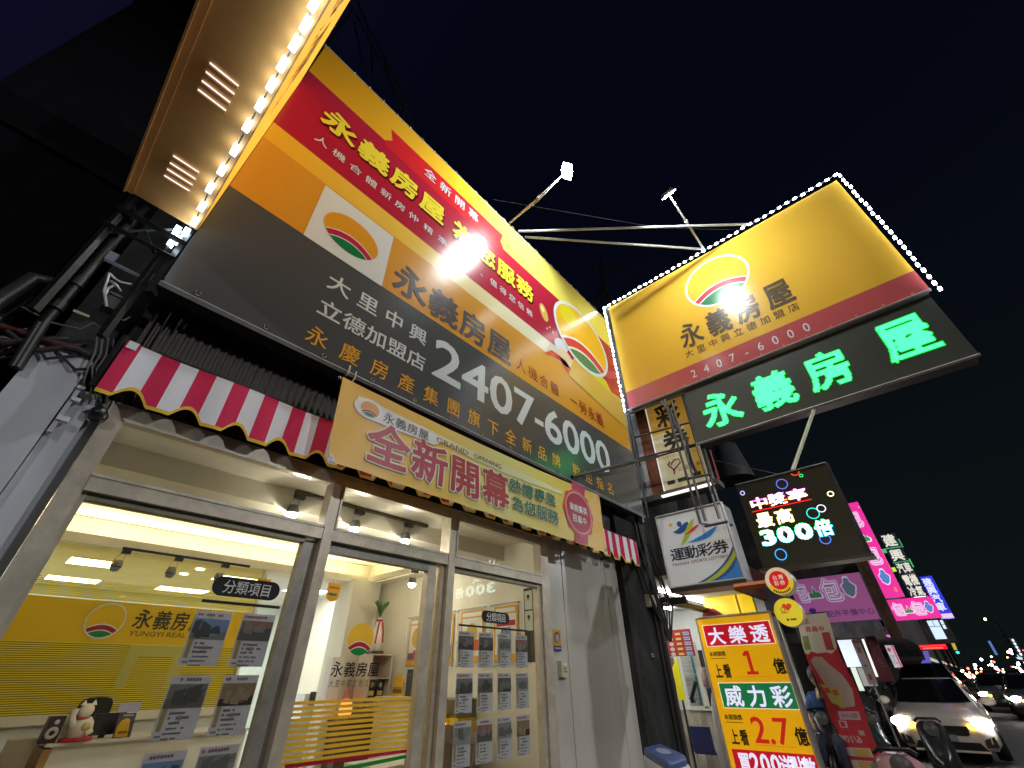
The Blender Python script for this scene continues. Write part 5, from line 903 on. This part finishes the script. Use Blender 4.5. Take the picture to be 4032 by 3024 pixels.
def make_scooter(label, base, paint, rot=0, head=(1, .95, .8), hk=.02, mir=True, bw=.28):
    t = thing('scooter', label, 'scooter', base, 'scooters by the kerb'); k = 1/S; ca, sa = math.cos(rot), math.sin(rot)
    V = lambda x, y, z: (base[0]+(x*ca-y*sa)*k, base[1]+(x*sa+y*ca)*k, base[2]+z*k)
    for x in (.12, 1.3):
        m = MB(); n = 20; ring = [[V(x+(.23+.05*math.cos(b))*math.cos(a), .05*math.sin(b), .25+(.23+.05*math.cos(b))*math.sin(a)) for b in [6.28319*j/6 for j in range(6)]] for a in [6.28319*i/n for i in range(n+1)]]; loft(m, ring, M('pla', (.012, .012, .012)), False); m.build('wheel', t)
    def sec(x, hw, z0, z1): return [V(x, -hw, z0), V(x, -hw, z1-.05), V(x, -hw*.5, z1), V(x, hw*.5, z1), V(x, hw, z1-.05), V(x, hw, z0)]
    m = MB(); loft(m, [sec(.02, .05, .42, .55), sec(.12, .13, .36, .62), sec(.26, .18, .34, .98), sec(.36, .16, .32, 1.0), sec(.44, .14, .28, .48), sec(.8, .15, .24, .34), sec(.92, .15, .26, .68), sec(1.3, .17, .38, .76), sec(1.62, .10, .55, .74)], paint); m.build('body', t)
    m = MB(); loft(m, [sec(.84, .12, .66, .74), sec(1.0, .15, .70, .80), sec(1.35, .14, .76, .84), sec(1.55, .10, .76, .82)], M('pla', (.02, .02, .02))); m.build('seat', t)
    m = MB().tube([V(.33, -bw, .99), V(.27, -.12, 1.03), V(.27, .12, 1.03), V(.33, bw, .99)], .013, M('pla', (.02, .02, .02)), 6)
    for s in (-1, 1) if mir else (): m.tube([V(.27, s*.22, 1.05), V(.24, s*.32, 1.24)], .005, BLK, 5).lathe(V(.24, s*.34, 1.27), [(.001, -.015), (.045, -.012), (.05, .01), (.001, .015)], M('pla', (.03, .03, .03)), 10, 0)
    m.build('handlebar', t); MB().lathe(V(.22, 0, .90), [(.001, -.05), (.05, -.04), (.07, .02)], M('led', head, hk), 12, 0).build('headlight', t); return t
make_scooter('pink scooter parked nearest the camera in front of the beige car', (4.40, .52, GZ-.1), M('car', (.50, .27, .31)), .25, mir=False, bw=.17)
make_scooter('dark scooter parked beside the front of the beige sedan', (7.4, .50, GZ-.1), M('car', (.03, .03, .03)), .1, mir=False, bw=.16)
make_scooter('black scooter with greenish trim beside the red feather flag', (8.6, 1.08, GZ-.1), M('car', (.03, .05, .045)), .9)
make_scooter('black scooter between the beige sedan and the feather flag', (9.4, 1.22, GZ-.1), M('car', (.025, .025, .025)), 1.0)
make_scooter('black scooter under the white and pink upright sign', (12, 1.2, GZ-.1), M('car', (.02, .02, .02)), 1.2)

# rider in a blue shirt by the jackpot sign
def skin_body(name, joints, edges, mat, parent, root=0, sub=2):
    og = ORG[parent.name]; me = bpy.data.meshes.new(name); me.from_pydata([W(j[0])-og for j in joints], edges, []); o = bpy.data.objects.new(name, me); COL.objects.link(o)
    sk = o.modifiers.new('skin', 'SKIN'); o.modifiers.new('sub', 'SUBSURF').levels = sub; o.modifiers['sub'].render_levels = sub
    for v, j in zip(me.skin_vertices[0].data, joints): v.radius = (j[1]*S, j[1]*S*(j[2] if len(j) > 2 else 1)); v.use_root = False
    me.skin_vertices[0].data[root].use_root = True
    dg = bpy.context.evaluated_depsgraph_get(); m2 = bpy.data.meshes.new_from_object(o.evaluated_get(dg)); o.modifiers.clear(); o.data = m2; m2.materials.clear(); m2.materials.append(mat); m2.polygons.foreach_set('use_smooth', [True]*len(m2.polygons)); m2.polygons.foreach_set('material_index', [0]*len(m2.polygons)); o.parent = parent; ORG[o.name] = og; return o
bx_, by_ = 7.1, 1.40
t = thing('person', 'rider in a blue shirt and jeans leaning forward behind the jackpot sign', 'person', (bx_, by_, GZ))
SKN = M('pla', (.42, .24, .17)); X_ = bx_
J = [((X_, 1.415, -.56), .105), ((X_, 1.400, -.42), .115), ((X_-.01, 1.385, -.27), .12), ((X_-.02, 1.370, -.19), .06), ((X_-.03, 1.365, -.13), .042),
     ((X_-.02, 1.485, -.24), .055), ((X_-.06, 1.545, -.40), .042), ((X_-.2, 1.525, -.50), .03), ((X_-.02, 1.275, -.25), .055), ((X_-.02, 1.245, -.41), .042), ((X_-.08, 1.305, -.53), .032),
     ((X_-.05, 1.345, -.62), .072), ((X_-.30, 1.315, -.62), .055), ((X_-.32, 1.325, -.86), .042), ((X_-.31, 1.325, -1.02), .03), ((X_-.40, 1.325, -1.05), .025),
     ((X_-.05, 1.475, -.62), .072), ((X_-.30, 1.505, -.62), .055), ((X_-.32, 1.505, -.86), .042), ((X_-.31, 1.505, -1.02), .03), ((X_-.40, 1.505, -1.05), .025)]
E_ = [(0, 1), (1, 2), (2, 3), (3, 4), (2, 5), (5, 6), (6, 7), (2, 8), (8, 9), (9, 10), (0, 11), (11, 12), (12, 13), (13, 14), (14, 15), (0, 16), (16, 17), (17, 18), (18, 19), (19, 20)]
body = skin_body('body', J, E_, SKN, t)
shirt = skin_body('shirt', [(j[0], j[1]*1.18) for j in J[:3]]+[(J[3][0], .075), (J[5][0], .072), (J[6][0], .058), (J[8][0], .072), (J[9][0], .058)], [(0, 1), (1, 2), (2, 3), (2, 4), (4, 5), (2, 6), (6, 7)], M('fab', (.03, .10, .28)), t)
skin_body('jeans', [((X_, 1.415, -.58), .115)]+[(j[0], j[1]*1.1) for j in J[11:14]]+[(j[0], j[1]*1.1) for j in J[16:19]], [(0, 1), (1, 2), (2, 3), (0, 4), (4, 5), (5, 6)], M('fab', (.025, .035, .06)), t)
MB().ball((X_-.03, 1.36, -.045), .082, SKN, 14, (1, .86, 1.2)).lathe((X_-.115, 1.36, -.05), [(.001, -.02), (.012, .0), (.016, .02)], SKN, 8, 0).build('head', t)
MB().ball((X_-.02, 1.36, -.02), .093, M('pla', (.02, .02, .02)), 16, (1, .92, 1.1)).build('hair', t)
for s in (J[7][0], J[10][0]):
    m = MB()
    m.ball(s, .028, SKN, 8, (1.3, .8, .7))
    for i in range(4): a = -.018+.012*i; m.tube([(s[0]-.02, s[1]+a, s[2]+.005), (s[0]-.055, s[1]+a, s[2]+.004), (s[0]-.07-.004*(i in (1, 2)), s[1]+a, s[2]-.02)], [.007, .0065, .005], SKN, 6)
    m.tube([(s[0]-.0, s[1]-.022, s[2]), (s[0]-.03, s[1]-.035, s[2]-.008), (s[0]-.05, s[1]-.034, s[2]-.018)], [.008, .007, .005], SKN, 6); m.build('hand', t)
th = thing('helmet', 'gold scooter helmet at the shoulder of the rider in blue', 'helmet', (7.0, 1.33, -.22)); MB().lathe((7.0, 1.335, -.24), [(.075, -.02), (.08, .02), (.068, .06), (.04, .085), (.001, .095)], M('car', (.42, .34, .12)), 16).build('shell', th); MB().lathe((7.0, 1.335, -.26), [(.085, .0), (.082, .02)], BLK, 16).build('rim', th)
make_scooter('dark scooter ridden by the person in the blue shirt', (6.78, 1.42, GZ), M('car', (.02, .02, .03)), 0, mir=False)

# distant lights of the street
rr = random.Random(77)
SPC = [(1, .75, .35), (1, .05, .04), (1, .95, .85), (.9, .3, .8), (.9, .8, .3), (1, .1, .05), (1, .6, .2)]
for i in range(72):
    X = rr.uniform(45, 110); u_ = rr.random(); y = X*(.003-.078*u_); z = X*(-.008+.036*rr.random()**1.8*(.35+.65*u_)); r = X*rr.uniform(.0006, .0019)
    c = SPC[i % 7]; MB().ball((X, y, z), r, M('led', c, rr.choice([4, 8, 14])), 8).build('distant_lamp', None, (X, y, z), label='distant %s street lamp or tail lamp down the road' % ['amber', 'red', 'white', 'magenta', 'yellow', 'deep red', 'orange'][i % 7], category='lamp', group='distant lights down the road')
for i in range(14):
    X = 88+i; y = X*rr.uniform(-.047, -.022); z = X*(-.0035-.12*(-.020-y/X)+rr.uniform(-.002, .001))-.1; MB().ball((X, y, z), X*rr.uniform(.0012, .0024), M('led', (1, .96, .9), 22), 8).build('distant_headlight', None, (X, y, z), label='far white headlight in the glaring cluster down the road', category='headlight', group='far headlights down the road')
t = thing('street_sign', 'far upright sign with a column of white dots at the right edge', 'sign', (30, -2.1, .38)); m = MB()
for i in range(5): m.ell(PX(30), -2.12+.004*i, 1.03-i*.125, .033, .05, M('led', (.8, .92, 1), 1.6), .01, 12)
m.build('dots', t); MB().box(30.02, 30.2, -2.20, -2.03, .30, 1.12, M('pla', (.05, .06, .08))).slab(PX(30), [(-1.93, .36), (-2.06, .33), (-2.09, .42), (-2.02, .44), (-2.0, .52), (-1.97, .5), (-1.98, .42), (-1.90, .43)], .0, .02, M('led', (.5, .7, .72), 1.0)).build('panel', t)
MB().box(30, 30.15, -1.41, -1.33, .53, 1.05, M('lit', (.10, .18, .5), .7)).build('street_sign', None, (30, -1.37, .5), label='far slim blue upright sign over the distant traffic', category='sign')
t = thing('street_lamp', 'far street lamp post standing over the oncoming headlights', 'street lamp', (40, -2.6, GZ)); MB().tube([(40, -2.6, GZ), (40, -2.6, 2.2), (40, -2.2, 2.5)], .05, DT, 6).build('post', t); MB().ball((40, -2.2, 2.48), .07, M('led', (1, .8, .5), 3), 8).build('lamp_head', t)

# ------------------------------------------------------------------ furniture and ornaments inside the shop
WDW = M('wal', (.72, .69, .60)); WOOD = M('pla', (.42, .23, .08))
t = thing('reception_counter', 'white fronted reception counter with a wooden end inside the left window', 'counter', (1.1, 4.4, GZ))
MB().box(.64, 1.75, 4.30, 4.33, GZ, -.30, WDW).build('front_panel', t); MB().box(.60, .639, 4.28, 4.9, GZ, -.31, WOOD).build('end_panel', t); MB().box(.60, 1.76, 4.27, 4.7, -.30, -.285, M('pla', (.7, .68, .64))).build('top', t)
t = thing('speaker', 'small dark speaker with a white cone on the counter end', 'speaker', (.60, 4.35, -.285)); MB().box(.565, .64, 4.30, 4.40, -.2845, -.155, M('pla', (.04, .02, .03))).build('cabinet', t)
m = MB().lathe((.603, 4.298, -.235), [(.001, .008), (.012, .0), (.026, -.002), (.03, .0)], M('pla', (.5, .5, .48)), 16, 1).lathe((.605, 4.298, -.182), [(.001, 0), (.01, -.002), (.012, .0)], M('pla', (.6, .6, .58)), 12, 1); m.lathe((.603, 4.2965, -.235), [(.001, 0), (.013, .001)], BLK, 12, 1); m.build('cone', t)
t = thing('lucky_cat', 'white and red porcelain lucky cat on a red base beside the dark speaker', 'figurine', (.72, 4.2, -.285)); PC_ = M('pla', (.72, .66, .56)); RDc = M('pla', (.45, .04, .04))
MB().lathe((.735, 4.33, -.285), [(.001, .0), (.085, .0), (.085, .018), (.001, .02)], M('pla', (.5, .02, .05)), 18).build('base', t)
m = MB().lathe((.74, 4.33, -.265), [(.05, 0), (.062, .03), (.052, .075), (.03, .10)], PC_, 14).ball((.725, 4.32, -.135), .040, PC_, 12).tube([(.69, 4.31, -.21), (.665, 4.29, -.16), (.665, 4.29, -.12)], [.018, .016, .018], PC_, 8).tube([(.77, 4.31, -.22), (.785, 4.28, -.24), (.76, 4.27, -.25)], .015, PC_, 8)
m.lathe((.70, 4.32, -.105), [(.018, 0), (.001, .028)], PC_, 8).lathe((.75, 4.32, -.105), [(.018, 0), (.001, .028)], PC_, 8); m.build('body', t)
MB().lathe((.728, 4.325, -.178), [(.036, .0), (.038, .008), (.034, .012)], RDc, 14).build('collar', t); MB().ball((.75, 4.285, -.215), .026, M('pla', (.6, .5, .25)), 10).build('coin', t)
t = thing('monitor', 'black monitor back on the counter behind the lucky cat', 'monitor', (.88, 4.45, -.285)); MB().box(.80, .97, 4.42, 4.45, -.27, -.155, M('pla', (.015, .015, .015))).box(.87, .90, 4.44, 4.47, -.285, -.25, BLK).build('screen', t)
t = thing('acrylic_sign', 'clear desk sign holder with a yellow notice in front of the black monitor', 'desk sign', (.95, 4.3, -.285)); MB().slab(PY(4.305), [(.917, -.284), (1.012, -.284), (.998, -.156), (.905, -.156)], 0, .004, M('pla', (.08, .08, .075))).build('holder', t); m = MB(); P = PY(4.30); m.ppoly(P, [(.925, -.28), (.995, -.28), (.985, -.225), (.975, -.19), (.955, -.183), (.93, -.195), (.92, -.225)], M('pap', (.68, .40, .02))).rect(P, .935, .985, -.262, -.25, M('pap', (.25, .12, .01)), .003).rect(P, .93, .985, -.172, -.163, M('pap', (.4, .4, .4))).build('notice', t)
MB().slab(lambda a, b, h=0: (a, 4.42-h+.1*(b+.15), b), [(.905, -.155), (1.03, -.155), (1.035, -.10), (.91, -.105)], 0, .006, M('pap', (.42, .40, .52))).build('desk_calendar', None, (.97, 4.42, -.15), label='pale violet desk calendar standing behind the acrylic desk sign', category='calendar')
t = thing('office_chair', 'black office chair with a rounded back behind the counter', 'office chair', (.8, 4.68, GZ)); m = MB(); q = [(math.copysign(abs(math.cos(a))**.5, math.cos(a)), math.copysign(abs(math.sin(a))**.5, math.sin(a))) for a in [6.28319*i/28 for i in range(28)]]
m.slab(PY(4.70), [(.825+.095*x, -.17+.10*y) for x, y in q], 0, .03, M('fab', (.03, .03, .03))); m.build('backrest', t); MB().box(.74, .91, 4.55, 4.72, -.55, -.50, M('fab', (.03, .03, .03))).build('seat', t); MB().bar((.825, 4.65, GZ), (.825, 4.65, -.55), .015, BLK).build('leg', t)
t = thing('pen_cup', 'pale cup with scissors on the counter behind the listing sheets', 'cup', (1.40, 4.32, -.285)); MB().lathe((1.22, 4.34, -.285), [(.022, 0), (.024, .05)], M('pla', (.5, .7, .65)), 12).lathe((1.27, 4.34, -.285), [(.025, 0), (.025, .06)], PLW, 12).build('cup', t); m = MB(); m.ring(PY(4.33), 1.255, -.19, .010, .016, .004, M('pla', (.10, .03, .22)), 0, 14).ring(PY(4.33), 1.285, -.19, .010, .016, .004, M('pla', (.10, .03, .22)), 0, 14).bar((1.27, 4.335, -.27), (1.275, 4.335, -.20), .004, BLK).build('scissors', t)
t = thing('low_desk', 'low desk with a dark printer at the left edge of the shop', 'desk', (.4, 4.2, GZ)); MB().box(.02, .56, 3.9, 4.5, -.46, -.44, M('pla', (.5, .48, .44))).box(.02, .56, 3.9, 3.92, GZ, -.46, WDW).build('top', t)
t = thing('printer', 'dark printer on the low desk beside the wooden counter end', 'printer', (.25, 4.2, -.44)); MB().box(.05, .42, 4.0, 4.3, -.4395, -.36, M('pla', (.03, .03, .035))).build('body', t); MB().box(.07, .40, 3.99, 4.0, -.41, -.38, M('pla', (.3, .02, .06))).build('front_trim', t)
MB().box(.44, .56, 4.35, 4.5, -.4395, -.26, M('pla', (.42, .36, .26))).build('paper_box', None, (.5, 4.4, -.44), label='cardboard coloured paper box between printer and counter end', category='box')

t = thing('shelf_unit', 'pale wooden open shelf holding black plaques under the vase', 'shelf', (2.82, 4.3, -.13)); SH_ = M('pla', (.55, .45, .34))
MB().box(2.69, 2.71, 4.2, 4.42, -.13, .2, SH_).build('side_panel', t); MB().box(2.92, 2.94, 4.2, 4.42, -.13, .2, SH_).build('side_panel', t); MB().box(2.69, 2.94, 4.2, 4.42, .2005, .212, SH_).box(2.7105, 2.9195, 4.2, 4.42, .012, .022, SH_).box(2.69, 2.94, 4.2, 4.42, -.142, -.1305, SH_).build('shelf', t); MB().box(2.7105, 2.9195, 4.40, 4.415, -.13, .2, M('pla', (.45, .34, .26))).build('back_panel', t)
for x in (2.725, 2.82):
    t = thing('award_plaque', 'black award plaque with a round medal on the lower shelf, %s' % ('nearer the column' if x < 2.8 else 'nearer the wall'), 'plaque', (x, 4.25, -.13), 'award plaques on the shelf'); MB().box(x, x+.08, 4.24, 4.26, -.13, .0, M('pla', (.02, .02, .022))).build('board', t); P = PY(4.238); MB().ell(P, x+.04, -.035, .017, .022, M('chrome', (.6, .6, .55)), 0, 16).rect(P, x+.012, x+.068, -.115, -.08, M('pap', (.6, .42, .12))).build('medal', t)
t = thing('vase', 'white radish shaped vase with a red ribbon and green leaves on the shelf top', 'vase', (2.785, 4.3, .212)); MB().box(2.72, 2.85, 4.25, 4.36, .2125, .238, M('pla', (.05, .05, .05))).build('plinth', t)
MB().lathe((2.785, 4.30, .238), [(.03, 0), (.048, .03), (.055, .08), (.045, .16), (.032, .23), (.028, .27), (.02, .29)], M('pla', (.75, .70, .60)), 16).build('jar', t); MB().tube([(2.765, 4.265, .49), (2.745, 4.25, .40), (2.735, 4.245, .30)], .007, M('fab', (.5, .02, .04)), 6).tube([(2.80, 4.265, .49), (2.815, 4.25, .40), (2.82, 4.245, .31)], .007, M('fab', (.5, .02, .04)), 6).lathe((2.785, 4.3, .495), [(.03, 0), (.033, .012), (.03, .02)], M('fab', (.5, .02, .04)), 12).build('ribbon', t)
m = MB(); rr = random.Random(5); LF = M('pla', (.04, .15, .03))
for k in range(9):
    a = k*.7; L_ = .10+rr.uniform(0, .05); dx, dy = math.cos(a)*.05, math.sin(a)*.03; b = Vector((2.785, 4.30, .53)); p1 = b+Vector((dx*.5, dy*.5, L_*.6)); p2 = b+Vector((dx*1.4, dy*1.4, L_)); wv = Vector((.014, .004, 0))
    m.add([b-wv*.3, b+wv*.3, p1+wv, p1-wv, p2+wv*1.3, p2-wv*1.3, p2+Vector((dx*.4, 0, .012))], [(0, 1, 2, 3), (3, 2, 4, 5), (5, 4, 6)], LF)
m.build('leaves', t)
t = thing('cabinet', 'dark brown cabinet behind the yellow door stripes', 'cabinet', (2.75, 4.3, GZ)); MB().box(2.54, 2.93, 4.3, 4.55, GZ, -.30, M('pla', (.12, .06, .035))).build('body', t)
MB().box(2.52, 2.95, 4.28, 4.56, -.2995, -.285, M('pla', (.16, .09, .05))).build('top', t)
t = thing('salt_lamp', 'glowing orange lamp on the dark brown cabinet', 'lamp', (2.5, 4.28, -.285)); MB().lathe((2.59, 4.34, -.275), [(.04, 0), (.06, .04), (.055, .10), (.03, .14)], M('led', (1, .30, .06), 1.5), 12).build('lamp_body', t); MB().lathe((2.59, 4.34, -.285), [(.045, 0), (.045, .01)], WOOD, 12).build('base', t); MB().lathe((2.60, 4.38, -.135), [(.035, 0), (.03, .05), (.012, .09), (.001, .11)], M('pla', (.45, .16, .12)), 12).build('top_flame', t)
t = thing('white_cabinet', 'white filing cabinet with a printer on top behind the door glass', 'cabinet', (2.35, 5.0, GZ)); MB().box(2.20, 2.62, 5.0, 5.3, GZ, -.30, PLW).build('body', t); MB().box(2.25, 2.6, 4.99, 5.0, -.8, -.33, M('pla', (.6, .6, .58))).build('door', t)
t = thing('coffee_machine', 'white machine with a dark screen on the white filing cabinet', 'machine', (2.55, 5.1, -.3)); MB().box(2.52, 2.70, 5.02, 5.25, -.2995, -.10, PLW).build('body', t); MB().box(2.57, 2.71, 5.0, 5.02, -.19, -.085, M('pla', (.05, .05, .05))).build('screen', t)
MB().box(2.46, 2.58, 4.5, 4.6, GZ, .19, M('wal', (.80, .80, .80))).build('white_post', None, (2.5, 4.55, GZ), label='white boxed post beside the cream column', category='post')
t = thing('hanging_flag', 'small yellow rounded pennant hanging from the ceiling behind the door', 'pennant', (2.27, 4.4, .65)); MB().slab(PY(4.40), [(2.20, .81), (2.34, .812), (2.335, .70)]+[(2.267+.068*math.cos(a), .70+.055*math.sin(a)) for a in [-.1-2.94*i/10 for i in range(11)]]+[(2.20, .70)], 0, .004, M('pap', (.72, .36, .03))).rect(PY(4.394), 2.215, 2.325, .76, .775, M('pap', (.3, .12, .02))).rect(PY(4.394), 2.22, 2.31, .695, .72, M('pap', (.05, .2, .08))).build('cloth', t); MB().bar((2.27, 4.402, .81), (2.27, 4.402, .92), .002, PLW).build('string', t)
t = thing('hanging_flag', 'small yellow pennant hanging near the partition end behind the window stile', 'pennant', (1.62, 4.6, .6)); MB().slab(PY(4.6), [(1.60, .80), (1.72, .80), (1.715, .70), (1.66, .66), (1.605, .70)], 0, .004, M('pap', (.72, .36, .03))).build('cloth', t); MB().bar((1.66, 4.602, .80), (1.66, 4.602, .92), .002, PLW).build('string', t)

# posters on the side wall
def poster(y0, y1, kind, label):
    t = thing('wall_poster', label, 'poster', (2.985, (y0+y1)/2, .1), 'clear framed posters on the side wall'); P = PX(2.985)
    MB().bar((2.98, y1-.03, .09), (2.98, y0+.03, .09), .003, M('pla', (.7, .72, .7))).bar((2.98, y1-.03, .53), (2.98, y0+.03, .53), .003, M('pla', (.7, .72, .7))).bar((2.98, y1-.03, .09), (2.98, y1-.03, .53), .003, M('pla', (.7, .72, .7))).bar((2.98, y0+.03, .09), (2.98, y0+.03, .53), .003, M('pla', (.7, .72, .7))).build('acrylic_edge', t)
    m = MB(); O = M('pap', (.72, .36, .03)); P = PX(2.99); m.rect(P, y0, y1, .11, .51, O).rect(P, y0-.02, y1+.02, .16, .45, M('pap', (.78, .76, .70)), .002).rect(P, y0-.02, y1+.03, .462, .495, M('pap', (.78, .78, .76)), .002)
    yc = (y0+y1)/2
    if kind == 1: m.ell(P, yc, .34, -.075, .085, M('pap', (.62, .38, .05)), .004).rect(P, y0-.02, y1+.02, .16, .215, M('pap', (.16, .12, .28)), .004).rect(P, yc+.04, yc-.03, .16, .235, M('pap', (.5, .08, .08)), .005)
    elif kind == 2:
        m.rect(P, y0-.02, y1+.02, .16, .26, M('pap', (.18, .22, .45)), .004)
        for k in range(5): m.rect(P, y0-.03, y0-.12, .43-k*.03, .44-k*.03, M('pap', (.12, .12, .12)), .004)
    elif kind == 3: m.ell(P, yc, .33, -.07, .08, M('pap', (.62, .42, .08)), .004).ppoly(P, [(yc+.09, .25), (yc, .29), (yc-.09, .25), (yc-.05, .22), (yc+.07, .22)], M('pap', (.03, .03, .05)), .005).rect(P, yc-.0, yc-.1, .20, .28, M('pap', (.66, .12, .02)), .006)
    else: m.rect(P, y0-.03, y1+.03, .36, .40, M('pap', (.5, .03, .05)), .004).rect(P, yc+.05, yc-.06, .17, .35, M('pap', (.25, .35, .55)), .004).ring(P, yc+.02, .30, .03, .03, .008, M('pap', (.1, .1, .1)), .006, 14)
    m.build('print', t); q = MB()
    for y in (y0+.025, y1-.025):
        for z in (.097, .523): q.lathe((2.972, y, z), [(.001, -.004), (.007, -.002), (.007, .004)], STEEL, 8, 0)
    q.build('standoff', t)
poster(4.05, 3.77, 1, 'orange bordered poster with a gold disc, deepest on the side wall'); poster(3.62, 3.38, 2, 'orange bordered poster with a list and a blue block, behind the door post'); poster(3.28, 2.985, 3, 'orange bordered poster with a gold disc and black hat shape behind the right window'); poster(2.86, 2.585, 4, 'orange bordered poster with a red band behind the right window label')
t = thing('photo_board', 'narrow black framed strip of portrait photos beside the right window jamb', 'photo frame', (2.99, 2.5, .3)); P = PX(2.992); m = MB().box(2.993, 2.999, 2.42, 2.52, .10, .62, M('pla', (.03, .03, .03))).build('frame', t); m = MB()
for z in (.46, .31): m.rect(P, 2.512, 2.43, z, z+.14, M('pap', (.60, .66, .50))).ell(P, 2.47, z+.085, -.014, .018, M('pap', (.42, .26, .18)), .002, 12).ell(P, 2.47, z+.098, -.015, .012, M('pap', (.02, .02, .02)), .003, 12).ppoly(P, [(2.50, z+.002), (2.495, z+.05), (2.47, z+.066), (2.445, z+.05), (2.438, z+.002)], M('pap', (.65, .68, .66)), .002)
m.build('photo', t)
t = thing('notice_plate', 'yellow rounded notice plate standing on the side counter', 'plate', (2.9, 4.0, -.12)); P = PX(2.90); MB().slab(P, [(4.085, -.12), (3.915, -.12), (3.92, -.05), (3.915, -.02), (3.945, .025), (3.96, .04), (4.06, .04), (4.085, -.02), (4.07, -.05)], 0, .01, M('pap', (.70, .40, .03))).build('board', t); MB().rect(PX(2.888), 4.07, 3.93, -.10, -.065, M('pap', (.22, .11, .02))).rect(PX(2.887), 4.075, 3.925, -.06, -.055, M('pap', (.2, .1, .02))).build('lettering', t)
t = thing('tower_speaker', 'slim black upright box beside the yellow notice plate', 'box', (2.9, 3.84, -.12)); MB().box(2.89, 2.95, 3.80, 3.88, -.12, .08, BLK).build('case', t); MB().box(2.888, 2.892, 3.81, 3.87, .03, .05, M('pla', (.06, .06, .06))).build('panel', t)
MB().box(2.78, 2.995, 3.5, 4.19, -.14, -.1205, WDW).box(2.80, 2.995, 3.52, 4.19, GZ, -.14, WDW).build('side_counter', None, (2.9, 3.8, GZ), label='white side counter under the framed posters', category='counter')
t = thing('display_case', 'white cabinet with a glass top section and yellow lower panel', 'display case', (3.0, 3.3, GZ)); MB().box(2.80, 2.99, 3.05, 3.45, -.34, -.25, M('pap', (.80, .56, .02))).box(2.80, 2.99, 3.05, 3.45, GZ, -.341, WDW).build('body', t); MB().box(2.80, 2.99, 3.05, 3.07, -.249, -.135, M('tint', (.8, .85, .83))).build('glass', t); MB().box(2.795, 2.995, 3.04, 3.46, -.1345, -.125, M('met', (.4, .4, .4))).build('top', t)
t = thing('wicker_chair', 'brown wicker tub chair behind the right window', 'chair', (2.68, 2.9, GZ)); WK = M('fab', (.20, .145, .10)); m = MB(); n = 20; ri = []
for r, z in ((.10, -.75), (.115, -.55), (.145, -.36), (.16, -.33)): ri.append([(2.68+r*math.cos(a), 2.95+r*math.sin(a), z+.05*math.cos(a-1.5)) for a in [6.28319*j/n for j in range(n)]])
loft(m, ri, WK, False); m.build('backrest', t); MB().lathe((2.68, 2.95, -.62), [(.001, .02), (.11, .02), (.12, 0)], M('fab', (.5, .45, .38)), 16).build('seat', t)
for a in (.8, 2.4, 3.9, 5.5): MB().bar((2.68+.09*math.cos(a), 2.95+.09*math.sin(a), GZ), (2.68+.09*math.cos(a), 2.95+.09*math.sin(a), -.70), .01, WK).build('leg', t)
t = thing('table', 'pale round topped meeting table behind the listing sheets', 'table', (2.5, 3.3, GZ)); MB().box(2.15, 2.75, 3.1, 3.5, -.49, -.47, M('pla', (.7, .66, .58))).build('top', t); MB().bar((2.45, 3.3, GZ), (2.45, 3.3, -.49), .03, M('pla', (.1, .07, .05))).build('leg', t)
t = thing('glass_lamp', 'clear glass dome lamp with an amber glow by the wicker chair', 'lamp', (2.78, 3.15, -.38)); MB().ball((2.80, 3.2, -.28), .05, M('tint', (.85, .7, .5)), 14, (1, 1, 1.2)).build('dome', t); MB().lathe((2.80, 3.2, -.36), [(.04, 0), (.035, .02)], BLK, 12).ball((2.80, 3.2, -.30), .016, M('led', (1, .6, .2), 4), 8).build('bulb', t)
MB().box(2.81, 2.9, 3.12, 3.24, -.37, -.361, WDW).build('small_shelf', None, (2.85, 3.2, -.37), label='small white ledge carrying the glass dome lamp', category='ledge')

# ------------------------------------------------------------------ street lamps added on the far kerb, mostly unseen, to light the shop front
for i, (x, y) in enumerate(((-6.5, -6.6), (4.5, -6.6), (15.5, -6.6), (26.5, -6.6))):
    t = thing('street_lamp', 'tall added street lamp on the far kerb, %s of the row along the road' % ['first', 'second', 'third', 'fourth'][i], 'street lamp', (x, y, GZ), 'added street lamps on the far kerb')
    MB().tube([(x, y, GZ), (x, y, 3.6), (x, y+.15, 4.1), (x, y+1.0, 4.35)], [.06, .045, .04, .03], DT, 8).build('post', t); MB().box(x-.09, x+.09, y+.95, y+1.35, 4.33, 4.39, M('met', (.2, .2, .2))).build('lamp_head', t)
    MB().rect(PZ(4.328), x-.07, x+.07, y+1.0, y+1.32, M('led', (1, .93, .82), 60)).build('lens', t)
    L = bpy.data.lights.new('added_street_bulb', 'SPOT'); L.energy = 830; L.color = (.96, .97, 1); L.spot_size = math.radians(165); L.spot_blend = .4; L.shadow_soft_size = .12; o = bpy.data.objects.new('bulb_light', L); COL.objects.link(o); o.parent = t; o.location = W((x, y+1.16, 4.31))-ORG[t.name]; o.rotation_euler = (math.radians(28), 0, 0)
